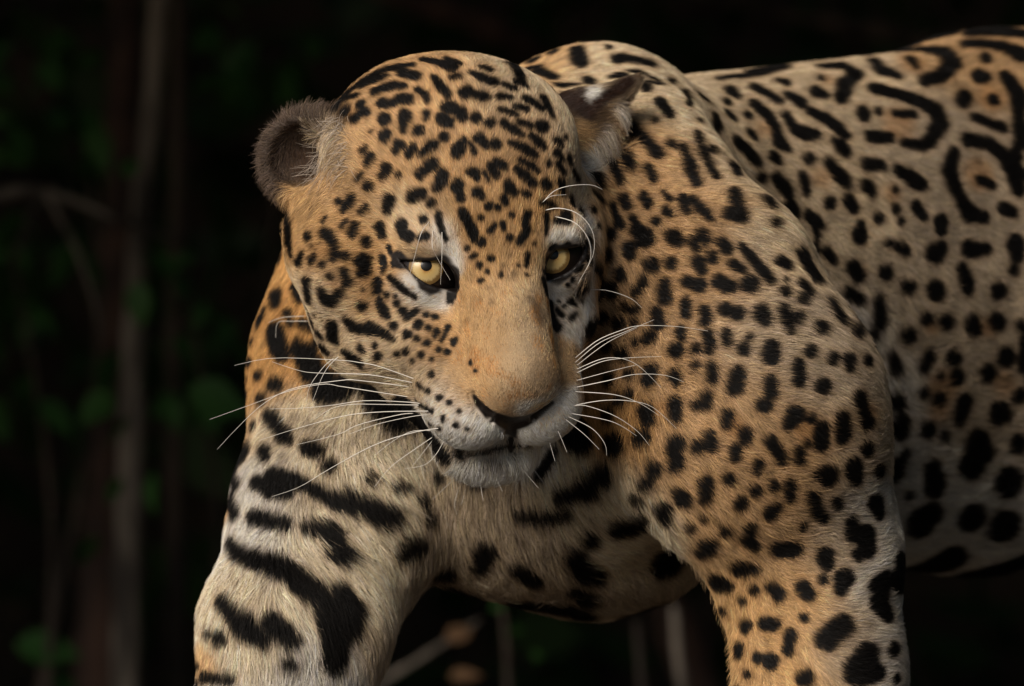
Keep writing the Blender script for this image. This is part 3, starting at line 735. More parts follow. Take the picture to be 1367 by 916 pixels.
# colour belongs to the place where the hair shows, half-way along it
C, K, _, _ = coat(P + D * (Ln * .45)[:, None], G0, .3 * PX, Ln)
C2, K2, _, _ = coat(P + D * (Ln * .88)[:, None], G0, .3 * PX, Ln)
bare = np.clip(.5 - stroke_dist(P, BARE3) / .0015, 0, 1)
keep = (bare < .25) & (ld > 2.5 * PX)
tone = (rng.lognormal(0, .24, len(P)) * (1 + .12 * noise3(P, 420, 41, 2)))[:, None]
blue = rng.uniform(.85, 1.1, len(P))
C = C * np.where(K[:, None] > .5, 1 + (tone - 1) * .5, tone); C[:, 2] *= blue
C2 = C2 * np.where(K2[:, None] > .5, 1 + (tone - 1) * .5, tone); C2[:, 2] *= blue
short = (Ln < .0045) & (K < .3)
rust = np.clip(noise3(P, 170, 61, 2), 0, 1.2)[:, None] * short[:, None]
pepper = np.where(short, rng.choice((.3, 1.0, 1.35), len(P), p=(.14, .74, .12)), 1.0)[:, None]
C, C2 = (q * (1 - rust * np.array((.05, .28, .50))) * pepper for q in (C, C2))
P, Nn, D, Ln, lift, C, C2 = P[keep], Nn[keep], D[keep], Ln[keep], lift[keep], np.clip(C[keep], .002, .85), np.clip(C2[keep], .002, .85)
# long pale hairs across the open ear
epx = 683.5 + P[:, 0] / PX * CAM_D / (CAM_D + P[:, 1]); epy = 458 - (P[:, 2] - CAM_Z) / PX * CAM_D / (CAM_D + P[:, 1])
ei = np.flatnonzero((abs(epx - 443) < 24) & (abs(epy - 195) < 42) & (P[:, 1] < .02))
ei = rng.choice(ei, 200)
ed = np.array([-.75, -.15, -.25]) + rng.normal(size=(200, 3)) * .38
ed -= Nn[ei] * (ed * Nn[ei]).sum(1, keepdims=True); ed /= np.linalg.norm(ed, axis=1, keepdims=True)
P, Nn, D = np.concatenate([P, P[ei]]), np.concatenate([Nn, Nn[ei]]), np.concatenate([D, ed])
Ln = np.concatenate([Ln, rng.uniform(.014, .030, 200)]); lift = np.concatenate([lift, rng.uniform(.3, .9, 200)])
wisp = np.array((.50, .42, .35)) * rng.uniform(.35, 1.1, (200, 1))
C, C2 = np.concatenate([C, wisp]), np.concatenate([C2, wisp])
n = len(P)
PTS = 5
side = np.cross(Nn, D)
curl = rng.normal(size=n) * .10
S = np.linspace(0, 1, PTS)
POS = np.empty((n, PTS, 3), np.float32)
for j, s in enumerate(S):
    up_ = lift * (s - .55 * s * s)
    POS[:, j] = P - Nn * .0004 + Ln[:, None] * (Nn * up_[:, None] + D * (s * (.80 + .2 * s)) + side * (curl * s * s)[:, None])
# neighbouring hairs gather into tufts
cell = np.floor((P + np.stack([noise3(P, 500, 51 + s, 1) for s in range(3)], 1) * .0012) / np.clip(Ln * .42, .0016, .006)[:, None].round(4)).astype(np.int64)
key = (cell[:, 0] * 73856093) ^ (cell[:, 1] * 19349663) ^ (cell[:, 2] * 83492791)
_, inv = np.unique(key, return_inverse=True)
cn = np.bincount(inv)
tip = POS[:, -1]
mean = np.stack([np.bincount(inv, tip[:, i]) / cn for i in range(3)], 1)[inv]
pull = (mean - tip) * .5
pl = np.linalg.norm(pull, axis=1, keepdims=True)
pull *= np.minimum(1, (Ln * .35)[:, None] / (pl + 1e-9))
for j, s in enumerate(S):
    POS[:, j] += (pull * s ** 1.6).astype(np.float32)
RAD = np.empty((n, PTS), np.float32)
thick = rng.uniform(.8, 1.25, n) * np.clip(.085 + .006 * Ln * 1000, .09, .18) * .001
for j, s in enumerate(S):
    RAD[:, j] = thick * (1 - .85 * s ** 1.5)
fur = bpy.data.hair_curves.new('fur')
fur.add_curves([PTS] * n)
fur.attributes['position'].data.foreach_set('vector', POS.ravel())
ra = fur.attributes.get('radius') or fur.attributes.new('radius', 'FLOAT', 'POINT')
ra.data.foreach_set('value', RAD.ravel())
cc = fur.attributes.new('tint', 'FLOAT_COLOR', 'POINT')
TINT = np.ones((n, PTS, 4), np.float32)
for j, f in enumerate((0, 0, .15, .75, 1)):
    TINT[:, j, :3] = C * (1 - f) + C2 * f
cc.data.foreach_set('color', TINT.ravel())
fm, N, L = new_mat('jaguar_fur')
o = N.new('ShaderNodeOutputMaterial'); ca = N.new('ShaderNodeAttribute'); ca.attribute_name = 'tint'
b = N.new('ShaderNodeBsdfPrincipled')
b.inputs['Roughness'].default_value = .55
b.inputs['Specular IOR Level'].default_value = .14
L.new(ca.outputs['Color'], b.inputs['Base Color'])
L.new(b.outputs[0], o.inputs[0])
fur.materials.append(fm)
fur_ob = bpy.data.objects.new('fur', fur)
COL.objects.link(fur_ob)
fur_ob.parent = jaguar
print('strands', n)

# ------------------------------------------------------------------ eyes
def cap_mesh(name, c, g, R, ang, rings=10, seg=40, bulge=0.0):
    g = unit(g); e = unit(np.cross(g, (0, 0, 1.))); f = np.cross(e, g)
    vs, fs = [c + g * (R + bulge)], []
    for i in range(1, rings + 1):
        a = ang * i / rings
        rr = R + bulge * (1 - (i / rings) ** 2)
        for j in range(seg):
            z = 2 * math.pi * j / seg
            vs.append(c + rr * (math.cos(a) * g + math.sin(a) * (math.cos(z) * e + math.sin(z) * f)))
    for j in range(seg):
        fs.append((0, 1 + j, 1 + (j + 1) % seg))
    for i in range(rings - 1):
        for j in range(seg):
            p, q = 1 + i * seg + j, 1 + i * seg + (j + 1) % seg
            fs.append((p, p + seg, q + seg, q))
    me = bpy.data.meshes.new(name)
    me.from_pydata([tuple(v) for v in vs], [], fs)
    uv = me.attributes.new('rim', 'FLOAT', 'POINT')
    uv.data.foreach_set('value', np.array([0.0] + [i / rings for i in range(1, rings + 1) for _ in range(seg)], np.float32))
    tw = me.attributes.new('turn', 'FLOAT_VECTOR', 'POINT')
    tw.data.foreach_set('vector', np.array([(0, 0, 0)] + [(math.cos(2 * math.pi * j / seg), math.sin(2 * math.pi * j / seg), i / rings * .25) for i in range(1, rings + 1) for j in range(seg)], np.float32).ravel())
    me.polygons.foreach_set('use_smooth', np.ones(len(me.polygons), bool))
    bmx = bmesh.new(); bmx.from_mesh(me); bmesh.ops.recalc_face_normals(bmx, faces=bmx.faces); bmx.to_mesh(me); bmx.free()
    return me

iris_mat, N, L = new_mat('iris')
o = N.new('ShaderNodeOutputMaterial'); b = N.new('ShaderNodeBsdfPrincipled')
ri = N.new('ShaderNodeAttribute'); ri.attribute_name = 'rim'
tu = N.new('ShaderNodeAttribute'); tu.attribute_name = 'turn'
nz = N.new('ShaderNodeTexNoise'); nz.inputs['Scale'].default_value = 9; nz.inputs['Detail'].default_value = 4
L.new(tu.outputs['Vector'], nz.inputs['Vector'])
ad = N.new('ShaderNodeMath'); ad.operation = 'MULTIPLY_ADD'; ad.inputs[1].default_value = .35
L.new(nz.outputs[0], ad.inputs[0]); L.new(ri.outputs['Fac'], ad.inputs[2])
rp = N.new('ShaderNodeValToRGB')
cr = rp.color_ramp
cr.elements[0].position = .35; cr.elements[0].color = (.30, .13, .03, 1)
cr.elements[1].position = .55; cr.elements[1].color = (.50, .34, .12, 1)
for pos, c4 in ((.85, (.54, .40, .18, 1)), (1.0, (.20, .12, .04, 1))):
    e_ = cr.elements.new(min(pos, 1.0)); e_.color = c4
L.new(ad.outputs[0], rp.inputs[0]); L.new(rp.outputs[0], b.inputs['Base Color'])
b.inputs['Roughness'].default_value = .35
b.inputs['Coat Weight'].default_value = .35
b.inputs['Coat Roughness'].default_value = .2
L.new(b.outputs[0], o.inputs[0])
ball_mat = simple_mat('eyeball', (.010, .006, .005), .30, .35, 0.15)
pupil_mat = simple_mat('pupil', (.003, .003, .003), .4, .3, 0.15)

GAZE = ((738, 342), (569, 357))
for (c, e1, e2, e3), (gx, gy) in zip(EYES, GAZE):
    R = EYE_R * PX
    t = W(gx, gy, c[1] - R * .9)
    dx, dz = (t[0] - c[0]) / R, (t[2] - c[2]) / R
    print('eye', 683.5 + c[0] / PX * CAM_D / (CAM_D + c[1]), 458 - (c[2] - CAM_Z) / PX * CAM_D / (CAM_D + c[1]), dx, dz)
    dx, dz = max(-.6, min(.6, dx)), max(-.6, min(.6, dz))
    g = np.array([dx, -math.sqrt(1 - dx * dx - dz * dz), dz])
    eye = bpy.data.objects.new('eye', cap_mesh('eye', c, g, R, math.radians(125), 24, 48))
    eye.data.materials.append(ball_mat)
    iris = bpy.data.objects.new('iris', cap_mesh('iris', c, g, R * 1.008, math.asin(22.5 * PX / R), 12, 48, .0008))
    iris.data.materials.append(iris_mat)
    pg = unit(g + np.array([0, 0, .05]))
    pup = bpy.data.objects.new('pupil', cap_mesh('pupil', c, pg, R * 1.008 + .0010, math.asin(7.0 * PX / R), 5, 32, .0003))
    pup.data.materials.append(pupil_mat)
    for ob_, par in ((eye, jaguar), (iris, eye), (pup, eye)):
        COL.objects.link(ob_); ob_.parent = par

# ------------------------------------------------------------------ whiskers: root first, pixel x, pixel y
WHISK = [
((553,506),(505,489),(479,484),(453,481),(366,478),(313,488)),((551,511),(498,501),(461,499),(423,498),(400,495),(363,483)),((544,516),(479,508),(455,508),(393,518),(353,538),(320,568),(290,600)),
((545,530),(500,523),(455,516),(430,513),(383,523),(333,541),(280,560)),((561,539),(544,537),(488,535),(444,541),(400,545),(360,546)),((572,549),(510,550),(461,555),(400,571),(346,588)),
((560,541),(505,540),(470,540),(444,545),(419,560)),((552,552),(532,554),(479,567),(451,580),(395,594)),((571,554),(551,556),(505,566),(465,580)),((575,575),(550,576),(526,588),(500,608)),
((585,572),(550,578),(500,594),(440,626),(400,650),(363,663)),((577,584),(555,599),(522,623),(500,650)),((592,590),(581,608),(566,621),(540,626)),((577,588),(572,595),(550,623)),
((446,478),(432,490),(414,515),(409,536)),((452,476),(438,490),(428,508),(416,540)),((408,422),(377,424),(358,431)),((414,429),(390,429),(371,431),(368,451)),
((573,296),(562,312),(553,345),(545,374)),((578,308),(577,328),(584,345),(601,374)),((590,310),(590,340),(588,380)),
((725,270),(740,255),(762,248),(789,247),(804,253)),((727,281),(745,278),(767,283),(784,297),(793,317),(791,343),(773,376)),((740,289),(765,296),(780,310),(788,328),(787,350),(771,380)),((723,271),(736,262),(756,260)),
((768,478),(797,455),(827,442),(853,435),(903,436),(945,442)),((768,484),(800,458),(837,442),(873,427)),((770,488),(810,458),(850,438)),((770,498),(803,483),(837,478),(883,476)),((770,493),(810,478),(847,485),(883,518)),
((770,517),(813,508),(847,500),(887,501),(913,510)),((768,541),(803,535),(837,535),(870,543),(903,572)),((768,523),(820,527),(853,538),(880,555)),((766,542),(783,542),(820,555),(850,575),(867,595)),((762,552),(817,563),(850,582)),
((758,556),(790,572),(807,592),(810,608)),((785,387),(811,388),(841,398),(857,411)),((770,508),(810,497),(850,487)),((755,560),(780,580),(800,600)),
((616,640),(607,672),(610,687)),((608,638),(577,667)),((625,642),(616,674)),((691,619),(719,652)),((711,625),(729,649)),((659,634),(671,656)),((733,588),(741,616)),((745,575),(757,604)),((640,640),(645,668)),
]
def whisker_mesh(pts, r0, r1):
    P = np.array(pts)
    t = np.linspace(0, len(P) - 1, 18)
    out = []
    for q in t:                                    # Catmull-Rom through the given points
        i = min(int(q), len(P) - 2); f = q - i
        p0, p1, p2, p3 = P[max(i - 1, 0)], P[i], P[i + 1], P[min(i + 2, len(P) - 1)]
        out.append(.5 * (2 * p1 + (p2 - p0) * f + (2 * p0 - 5 * p1 + 4 * p2 - p3) * f * f + (3 * p1 - p0 - 3 * p2 + p3) * f ** 3))
    vs, fs = [], []
    for i, p in enumerate(out):
        d = unit(out[min(i + 1, 17)] - out[max(i - 1, 0)])
        e = unit(np.cross(d, (0.3, .9, .2))); f = np.cross(d, e)
        r = r0 + (r1 - r0) * i / 17
        for k in range(4):
            a = k * math.pi / 2
            vs.append(tuple(p + r * (math.cos(a) * e + math.sin(a) * f)))
    for i in range(17):
        for k in range(4):
            a = i * 4 + k; b = i * 4 + (k + 1) % 4
            fs.append((a, b, b + 4, a + 4))
    me = bpy.data.meshes.new('whisker'); me.from_pydata(vs, [], fs)
    me.polygons.foreach_set('use_smooth', np.ones(len(fs), bool))
    return me
whisk_mat = simple_mat('whisker', (.80, .76, .70), .35, .5)
for wl in WHISK:
    root = hit(bvh, *wl[0])
    length = sum(math.dist(p, q) for p, q in zip(wl[:-1], wl[1:])) * PX
    pts, run = [root], 0.0
    for p, q in zip(wl[:-1], wl[1:]):
        run += math.dist(p, q) * PX
        h = hit(bvh, *q)[1]
        y = root[1] - .010 * min(run / .03, 1) + .18 * run
        pts.append(W(q[0], q[1], min(y, h - .014)))
    big = min(length / .09, 1)
    ob_ = bpy.data.objects.new('whisker', whisker_mesh(pts, .00022 + .00018 * big, .00010))
    ob_.data.materials.append(whisk_mat)
    COL.objects.link(ob_); ob_.parent = jaguar
# ------------------------------------------------------------------ forest behind and around
def terrain_h(x, y):
    t = np.clip((y - 5.6) / 4.5, 0, 1)
    return 3.4 * t * t * (3 - 2 * t) + .05 * np.sin(1.3 * x + .7 * y) * np.clip(y / 3, 0, 1)
gx = np.linspace(-40, 40, 161); gy = np.linspace(-40, 40, 161)
GX, GY = np.meshgrid(gx, gy, indexing='ij')
GZ = terrain_h(GX, GY)
gv = np.stack([GX, GY, GZ], -1).reshape(-1, 3)
gf = [(i * 161 + j, (i + 1) * 161 + j, (i + 1) * 161 + j + 1, i * 161 + j + 1) for i in range(160) for j in range(160)]
me = bpy.data.meshes.new('ground'); me.from_pydata(gv.tolist(), [], gf)
me.polygons.foreach_set('use_smooth', np.ones(len(gf), bool))
gm, N, L = new_mat('forest_soil')
o = N.new('ShaderNodeOutputMaterial'); b = N.new('ShaderNodeBsdfPrincipled'); b.inputs['Roughness'].default_value = .95
nz = N.new('ShaderNodeTexNoise'); nz.inputs['Scale'].default_value = 6; nz.inputs['Detail'].default_value = 8
rp = N.new('ShaderNodeValToRGB'); rp.color_ramp.elements[0].color = (.018, .012, .008, 1); rp.color_ramp.elements[1].color = (.075, .05, .03, 1)
rp.color_ramp.elements[0].position = .35; rp.color_ramp.elements[1].position = .7
tc = N.new('ShaderNodeTexCoord'); L.new(tc.outputs['Object'], nz.inputs['Vector'])
bp = N.new('ShaderNodeBump'); bp.inputs['Strength'].default_value = .8; bp.inputs['Distance'].default_value = .03
L.new(nz.outputs[0], rp.inputs[0]); L.new(rp.outputs[0], b.inputs['Base Color']); L.new(nz.outputs[0], bp.inputs['Height']); L.new(bp.outputs[0], b.inputs['Normal']); L.new(b.outputs[0], o.inputs[0])
me.materials.append(gm)
ground_ob = bpy.data.objects.new('ground', me); ground_ob['kind'] = 'structure'; COL.objects.link(ground_ob)

def leaf_mat(name, c1, c2, scale):
    m, N, L = new_mat(name)
    o = N.new('ShaderNodeOutputMaterial'); b = N.new('ShaderNodeBsdfPrincipled'); b.inputs['Roughness'].default_value = .5; b.inputs['Specular IOR Level'].default_value = .3
    g = N.new('ShaderNodeNewGeometry'); nz = N.new('ShaderNodeTexNoise'); nz.inputs['Scale'].default_value = scale
    L.new(g.outputs['Position'], nz.inputs['Vector'])
    mx = N.new('ShaderNodeMix'); mx.data_type = 'RGBA'; mx.inputs[6].default_value = (*c1, 1); mx.inputs[7].default_value = (*c2, 1)
    L.new(nz.outputs[0], mx.inputs[0]); L.new(mx.outputs[2], b.inputs['Base Color'])
    t = N.new('ShaderNodeBsdfTranslucent'); L.new(mx.outputs[2], t.inputs[0])
    ms = N.new('ShaderNodeMixShader'); ms.inputs[0].default_value = .25
    L.new(b.outputs[0], ms.inputs[1]); L.new(t.outputs[0], ms.inputs[2]); L.new(ms.outputs[0], o.inputs[0])
    return m
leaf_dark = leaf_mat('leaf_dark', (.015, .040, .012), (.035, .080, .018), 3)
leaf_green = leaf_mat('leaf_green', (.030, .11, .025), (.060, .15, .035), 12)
def bark_mat(name, c1, c2):
    m, N, L = new_mat(name)
    o = N.new('ShaderNodeOutputMaterial'); b = N.new('ShaderNodeBsdfPrincipled'); b.inputs['Roughness'].default_value = .9
    tc = N.new('ShaderNodeTexCoord'); mp = N.new('ShaderNodeMapping'); mp.inputs['Scale'].default_value = (30, 30, 7)
    nz = N.new('ShaderNodeTexNoise'); nz.inputs['Scale'].default_value = 1; nz.inputs['Detail'].default_value = 6
    L.new(tc.outputs['Object'], mp.inputs[0]); L.new(mp.outputs[0], nz.inputs['Vector'])
    rp = N.new('ShaderNodeValToRGB'); rp.color_ramp.elements[0].color = (*c1, 1); rp.color_ramp.elements[1].color = (*c2, 1)
    rp.color_ramp.elements[0].position = .38; rp.color_ramp.elements[1].position = .62
    bp = N.new('ShaderNodeBump'); bp.inputs['Strength'].default_value = .7; bp.inputs['Distance'].default_value = .01
    L.new(nz.outputs[0], rp.inputs[0]); L.new(rp.outputs[0], b.inputs['Base Color']); L.new(nz.outputs[0], bp.inputs['Height']); L.new(bp.outputs[0], b.inputs['Normal']); L.new(b.outputs[0], o.inputs[0])
    return m
bark_pale = bark_mat('bark_pale', (.03, .024, .02), (.24, .20, .165))
bark_red = bark_mat('bark_red', (.03, .017, .013), (.085, .045, .032))
bark_dark = bark_mat('bark_dark', (.03, .022, .018), (.09, .065, .05))
dry_mat = simple_mat('dry_leaf', (.20, .11, .055), .8)

def leaf_shape():
    """ovate leaf 1 long, folded along its midrib and drooping to the tip"""
    rows = [(0, .02), (.15, .20), (.35, .30), (.6, .26), (.82, .13), (1, .005)]
    vs, fs = [], []
    for t, w in rows:
        z = -.18 * t * t
        vs += [(t, -w, z + .25 * w), (t, 0, z), (t, w, z + .25 * w)]
    for i in range(5):
        a = i * 3
        fs += [(a, a + 3, a + 4, a + 1), (a + 1, a + 4, a + 5, a + 2)]
    return np.array(vs), fs
LV, LF = leaf_shape()
leaf_me = bpy.data.meshes.new('leaf'); leaf_me.from_pydata(LV.tolist(), [], LF); leaf_me.materials.append(leaf_green)
leaf_me.polygons.foreach_set('use_smooth', np.ones(len(LF), bool))
dryleaf_me = leaf_me.copy(); dryleaf_me.materials.clear(); dryleaf_me.materials.append(dry_mat)

def foliage(name, label, cat, centers, size, mat, seed, flat=False):
    """one mass of leaves that nobody could count"""
    r = np.random.default_rng(seed)
    n = len(centers)
    q = r.normal(size=(n, 4)); q /= np.linalg.norm(q, axis=1, keepdims=True)
    w, x, y, z = q.T
    R = np.stack([np.stack([1 - 2 * (y * y + z * z), 2 * (x * y - z * w), 2 * (x * z + y * w)], 1),
                  np.stack([2 * (x * y + z * w), 1 - 2 * (x * x + z * z), 2 * (y * z - x * w)], 1),
                  np.stack([2 * (x * z - y * w), 2 * (y * z + x * w), 1 - 2 * (x * x + y * y)], 1)], 1)
    if flat:
        h = r.uniform(0, 6.283, n); t_ = r.normal(size=(2, n)) * .18
        R = np.stack([np.stack([np.cos(h), -np.sin(h), t_[0]], 1), np.stack([np.sin(h), np.cos(h), t_[1]], 1), np.stack([-t_[0], t_[1], np.ones(n)], 1)], 1)
    B = np.array([(0, 0, 0), (.28, -.20, .05), (.66, -.19, .03), (1, 0, -.10), (.66, .19, .03), (.28, .20, .05)])
    s = size * r.uniform(.6, 1.3, n)
    V = centers[:, None, :] + np.einsum('nij,kj->nki', R, B) * s[:, None, None]
    me = bpy.data.meshes.new(name)
    me.vertices.add(n * 6); me.vertices.foreach_set('co', V.astype(np.float32).ravel())
    me.loops.add(n * 6); me.loops.foreach_set('vertex_index', np.arange(n * 6, dtype=np.int32))
    me.polygons.add(n); me.polygons.foreach_set('loop_start', np.arange(0, n * 6, 6, dtype=np.int32))
    me.update(calc_edges=True); me.validate()
    me.materials.append(mat)
    ob = bpy.data.objects.new(name, me); COL.objects.link(ob)
    ob['kind'] = 'stuff'; ob['label'] = label; ob['category'] = cat
    return ob
r = np.random.default_rng(3)
n = 56000
c = np.stack([r.uniform(-9, 11, n), 0.85 + 8 * r.random(n) ** 1.9, r.random(n)], 1)
low = np.where(c[:, 1] < 2.6, 1.2, 1.9)
c[:, 2] = low + (3.6 - low) * c[:, 2]
foliage('shade_canopy', 'dense leafy forest canopy out of view, added to keep the undergrowth in shade', 'foliage', c, .22, leaf_dark, 5)  # unseen; low front edge shaped to block sun and sky from the background
n = 26000
c = np.stack([r.uniform(-9, 11, n), 4.9 + 3.4 * r.random(n) ** .8, 0 * r.random(n)], 1)
c[:, 2] = terrain_h(c[:, 0], c[:, 1]) + 2.6 * r.random(n) ** 1.3
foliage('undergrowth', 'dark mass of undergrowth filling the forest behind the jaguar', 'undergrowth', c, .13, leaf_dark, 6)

litter_mat = leaf_mat('litter', (.035, .020, .012), (.14, .08, .045), 9)
n = 14000
c = np.stack([r.uniform(-4, 5, n), r.uniform(-3.5, 6, n), 0 * r.random(n)], 1)
c[:, 2] = terrain_h(c[:, 0], c[:, 1]) + .012 + .01 * r.random(n)
foliage('leaf_litter', 'brown fallen leaves scattered over the forest floor', 'leaf litter', c, .07, litter_mat, 9, True)
n = 9000
c = np.stack([r.uniform(2.0, 5.0, n), r.uniform(-3.0, 2.5, n), 3.2 * r.random(n)], 1)
foliage('blocker', 'leafy thicket added out of view beside the jaguar to block sky light', 'blocker', c, .20, leaf_dark, 8)  # unseen leaf mass, added to cut sky light so the flank darkens

def tube(pts, radii, seg=8):
    P = [np.asarray(p, float) for p in pts]
    vs, fs = [], []
    for i, p in enumerate(P):
        d = unit(P[min(i + 1, len(P) - 1)] - P[max(i - 1, 0)])
        e = unit(np.cross(d, (.31, .9, .17))); f = np.cross(d, e)
        for k in range(seg):
            a = 2 * math.pi * k / seg
            vs.append(tuple(p + radii[i] * (math.cos(a) * e + math.sin(a) * f)))
    for i in range(len(P) - 1):
        for k in range(seg):
            a, b = i * seg + k, i * seg + (k + 1) % seg
            fs.append((a, b, b + seg, a + seg))
    fs += [tuple(range(seg - 1, -1, -1)), tuple(range((len(P) - 1) * seg, len(P) * seg))]
    me = bpy.data.meshes.new('tube'); me.from_pydata(vs, [], fs)
    me.polygons.foreach_set('use_smooth', np.ones(len(fs), bool))
    return me
def smooth_path(pts, m=6):
    P = np.array(pts, float); out = []
    for i in range(len(P) - 1):
        p0, p1, p2, p3 = P[max(i - 1, 0)], P[i], P[i + 1], P[min(i + 2, len(P) - 1)]
        for f in np.linspace(0, 1, m, endpoint=False):
            out.append(.5 * (2 * p1 + (p2 - p0) * f + (2 * p0 - 5 * p1 + 4 * p2 - p3) * f * f + (3 * p1 - p0 - 3 * p2 + p3) * f ** 3))
    return out + [P[-1]]
def part(name, me, mat, parent):
    if mat is not None:
        me.materials.append(mat)
    ob = bpy.data.objects.new(name, me); COL.objects.link(ob); ob.parent = parent
    return ob
def thing(name, label, cat, loc):
    ob = bpy.data.objects.new(name, None); COL.objects.link(ob)
    ob.location = loc; ob.empty_display_size = .1
    ob['label'] = label; ob['category'] = cat
    return ob
def stem(root, name, path, r0, r1, mat):
    p = smooth_path(path)
    rr = np.linspace(r0, r1, len(p)) * (1 + .10 * np.sin(np.arange(len(p)) * 2.1))
    base = np.array(root.location)
    return part(name, tube([q - base for q in p], rr), mat, root)
def put_leaf(root, p, size, heading, pitch, roll, me=leaf_me):
    ob = bpy.data.objects.new('leaf', me); COL.objects.link(ob); ob.parent = root
    ob.location = Vector(p) - root.location
    ob.scale = (size, size * rng.uniform(.85, 1.15), size)
    ob.rotation_euler = (math.radians(roll), math.radians(pitch), math.radians(heading))
    return ob
def base_of(p):
    return (p[0], p[1], float(terrain_h(p[0], p[1])))

# pale slender tree with climbing leaves, on the left
Y = 3.4
path = [W(165, 1400, Y), W(168, 900, Y), W(172, 700, Y), W(178, 480, Y), W(190, 270, Y), W(207, 80, Y), W(214, -120, Y), W(220, -700, Y + .2)]
t = thing('slender_tree', 'slender pale barked tree with climbing green leaves behind the jaguar', 'tree', base_of(path[0]))
stem(t, 'trunk', path, .019, .010, bark_pale)
for i, (x, y, s, h, pt, rl) in enumerate([(186, 375, 62, -95, 85, 10), (160, 470, 80, 200, 60, 50), (228, 455, 48, 20, 30, 60), (150, 525, 60, 160, 40, 60), (250, 520, 85, -10, 18, 65), (206, 630, 58, 250, 70, 40),
                                          (190, 345, 45, 60, 20, 60), (205, 340, 48, 10, 40, 55), (225, 530, 50, -60, 60, 20), (175, 560, 55, 210, 40, 40), (160, 232, 34, 20, -30, 70), (165, 640, 40, 170, 50, 40), (240, 480, 38, 30, 50, 40)]):
    put_leaf(t, W(x, y, Y - rng.uniform(.03, .3)), s * PX * 1.48, h, pt, rl)
# darker companion trunk
path = [W(240, 1400, 3.9), W(236, 800, 3.9), W(232, 500, 3.9), W(238, 200, 3.9), W(240, -100, 3.9), W(260, -700, 4)]
t = thing('thin_dark_tree', 'thin dark trunk standing just right of the slender pale tree', 'tree', base_of(path[0]))
stem(t, 'trunk', path, .014, .009, bark_dark)
# stout reddish trunk low down
path = [W(120, 1400, 3.8), W(132, 1000, 3.8), W(140, 800, 3.8), W(150, 620, 3.9), W(160, 400, 4.0), W(168, 0, 4.2), W(175, -700, 4.4)]
t = thing('red_barked_tree', 'stout reddish brown trunk behind the slender pale tree', 'tree', base_of(path[0]))
stem(t, 'trunk', path, .042, .020, bark_red)
for x, y, s, h, pt, rl in [(20, 862, 90, 0, 5, 60), (60, 905, 60, 30, 15, 50), (135, 720, 45, 190, 40, 50), (150, 690, 40, 20, 30, 50)]:
    put_leaf(t, W(x, y, 3.5), s * PX * 1.48, h, pt, rl)
# forked bare branch at the left edge
Y = 3.1
t = thing('bare_branch', 'bare forked twig reaching in front of the dark leaves', 'branch', tuple(W(-260, 1300, Y) * np.array([1, 1, 0])))
stem(t, 'limb', [W(-260, 1300, Y), W(-220, 700, Y), W(-140, 330, Y), W(0, 262, Y), W(60, 255, Y)], .012, .006, bark_pale)
stem(t, 'twig', [W(60, 255, Y), W(110, 272, Y), W(165, 296, Y), W(230, 320, Y + .1)], .0055, .003, bark_pale)
stem(t, 'twig', [W(57, 256, Y), W(40, 290, Y), W(25, 340, Y)], .004, .002, bark_pale)
stem(t, 'twig', [W(62, 257, Y), W(85, 300, Y), W(105, 340, Y), W(125, 400, Y), W(133, 450, Y)], .0045, .002, bark_pale)
# leafy shrubs
def shrub(label, px, Y, leaves, stems=1):
    root = base_of(W(px, 1400, Y))
    t = thing('leafy_shrub', label, 'shrub', root)
    t['group'] = 'shrubs in the forest behind the jaguar'
    for k in range(stems):
        x1, y1 = leaves[k * len(leaves) // stems][:2]
        top = W(x1, y1, Y)
        mid = (np.array(root) * .4 + top * .6) + rng.normal(size=3) * .04
        stem(t, 'stem', [np.array(root), mid, top], .006, .003, bark_dark)
    for x, y, s in leaves:
        put_leaf(t, W(x, y, Y + rng.uniform(-.15, .15)), s * PX * 1.48, rng.uniform(0, 360), rng.uniform(0, 70), rng.uniform(-60, 60))
def cluster(box, n, s0, s1):
    x0, y0, x1, y1 = box
    return [(rng.uniform(x0, x1), rng.uniform(y0, y1), rng.uniform(s0, s1)) for _ in range(n)]
shrub('leafy shrub with leaves around the bare forked twig', 60, 3.5, cluster((-30, 280, 110, 560), 26, 45, 75))
shrub('tall leafy shrub with leaves above the bare forked twig', 40, 3.6, cluster((-30, 20, 150, 240), 26, 40, 70))
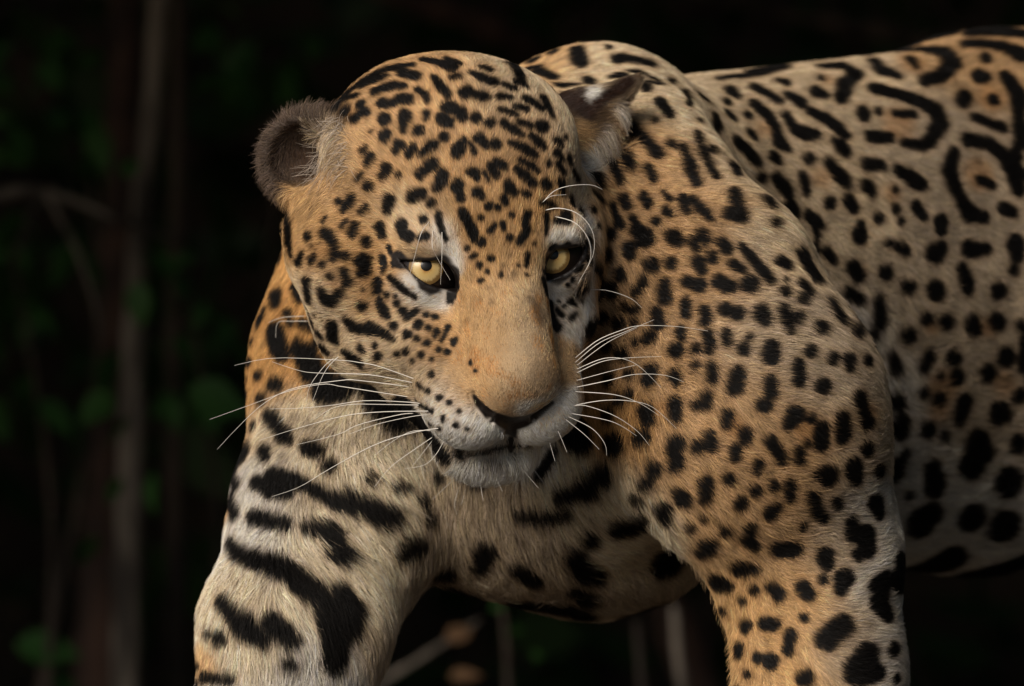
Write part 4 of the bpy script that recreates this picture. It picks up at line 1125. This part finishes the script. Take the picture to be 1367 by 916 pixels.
shrub('tall leafy shrub with leaves hanging above the rounded ear', 330, 3.7, cluster((280, 0, 420, 130), 24, 40, 70))
shrub('leafy shrub between the thin dark trunk and the shoulder', 290, 3.6, cluster((235, 330, 320, 560), 16, 40, 65))
# fallen limb crossing high behind the head, thin branch over the back
t = thing('fallen_limb', 'brown leaning limb crossing behind the top of the head', 'branch', base_of(W(980, 1400, 4.2)))
stem(t, 'limb', [np.array(base_of(W(980, 1400, 4.2))), W(860, 700, 4.2), W(760, 160, 4.1), W(660, 40, 4.0), W(540, 0, 4.0), W(380, -80, 4)], .03, .012, bark_red)
t = thing('thin_branch', 'thin grey branch running above the back of the jaguar', 'branch', base_of(W(1700, 1400, 4.4)))
stem(t, 'limb', [np.array(base_of(W(1700, 1400, 4.4))), W(1600, 500, 4.4), W(1400, 110, 4.3), W(1200, 48, 4.2), W(1050, 20, 4.2), W(900, -20, 4.1)], .02, .006, bark_dark)
# low stems and dry leaves under the belly
Y = 3.0
t = thing('dry_stalks', 'dry brown stalks with withered leaves under the belly', 'plant', base_of(W(640, 1400, Y)))
stem(t, 'stalk', [np.array(base_of(W(470, 1400, Y))), W(500, 925, Y), W(560, 880, Y), W(640, 828, Y)], .006, .003, bark_pale)
stem(t, 'stalk', [np.array(base_of(W(690, 1400, Y))), W(680, 950, Y), W(676, 860, Y), W(668, 800, Y)], .006, .003, bark_dark)
stem(t, 'stalk', [np.array(base_of(W(905, 1400, Y))), W(915, 950, Y), W(905, 870, Y), W(900, 810, Y)], .009, .005, bark_pale)
stem(t, 'stalk', [np.array(base_of(W(870, 1400, Y))), W(860, 950, Y), W(850, 830, Y)], .007, .004, bark_dark)
for x, y, s, h, pt, rl in [(596, 855, 45, 30, -25, 50), (600, 905, 45, 10, -10, 40)]:
    put_leaf(t, W(x, y, Y - .1), s * PX * 1.42, h, pt, rl, dryleaf_me)
for x, y, s, h, pt, rl in [(655, 815, 26, 30, -25, 50), (700, 845, 28, 190, -10, 40), (720, 870, 30, 100, 20, 30)]:
    put_leaf(t, W(x, y, Y - .1), s * PX * 1.42, h, pt, rl)
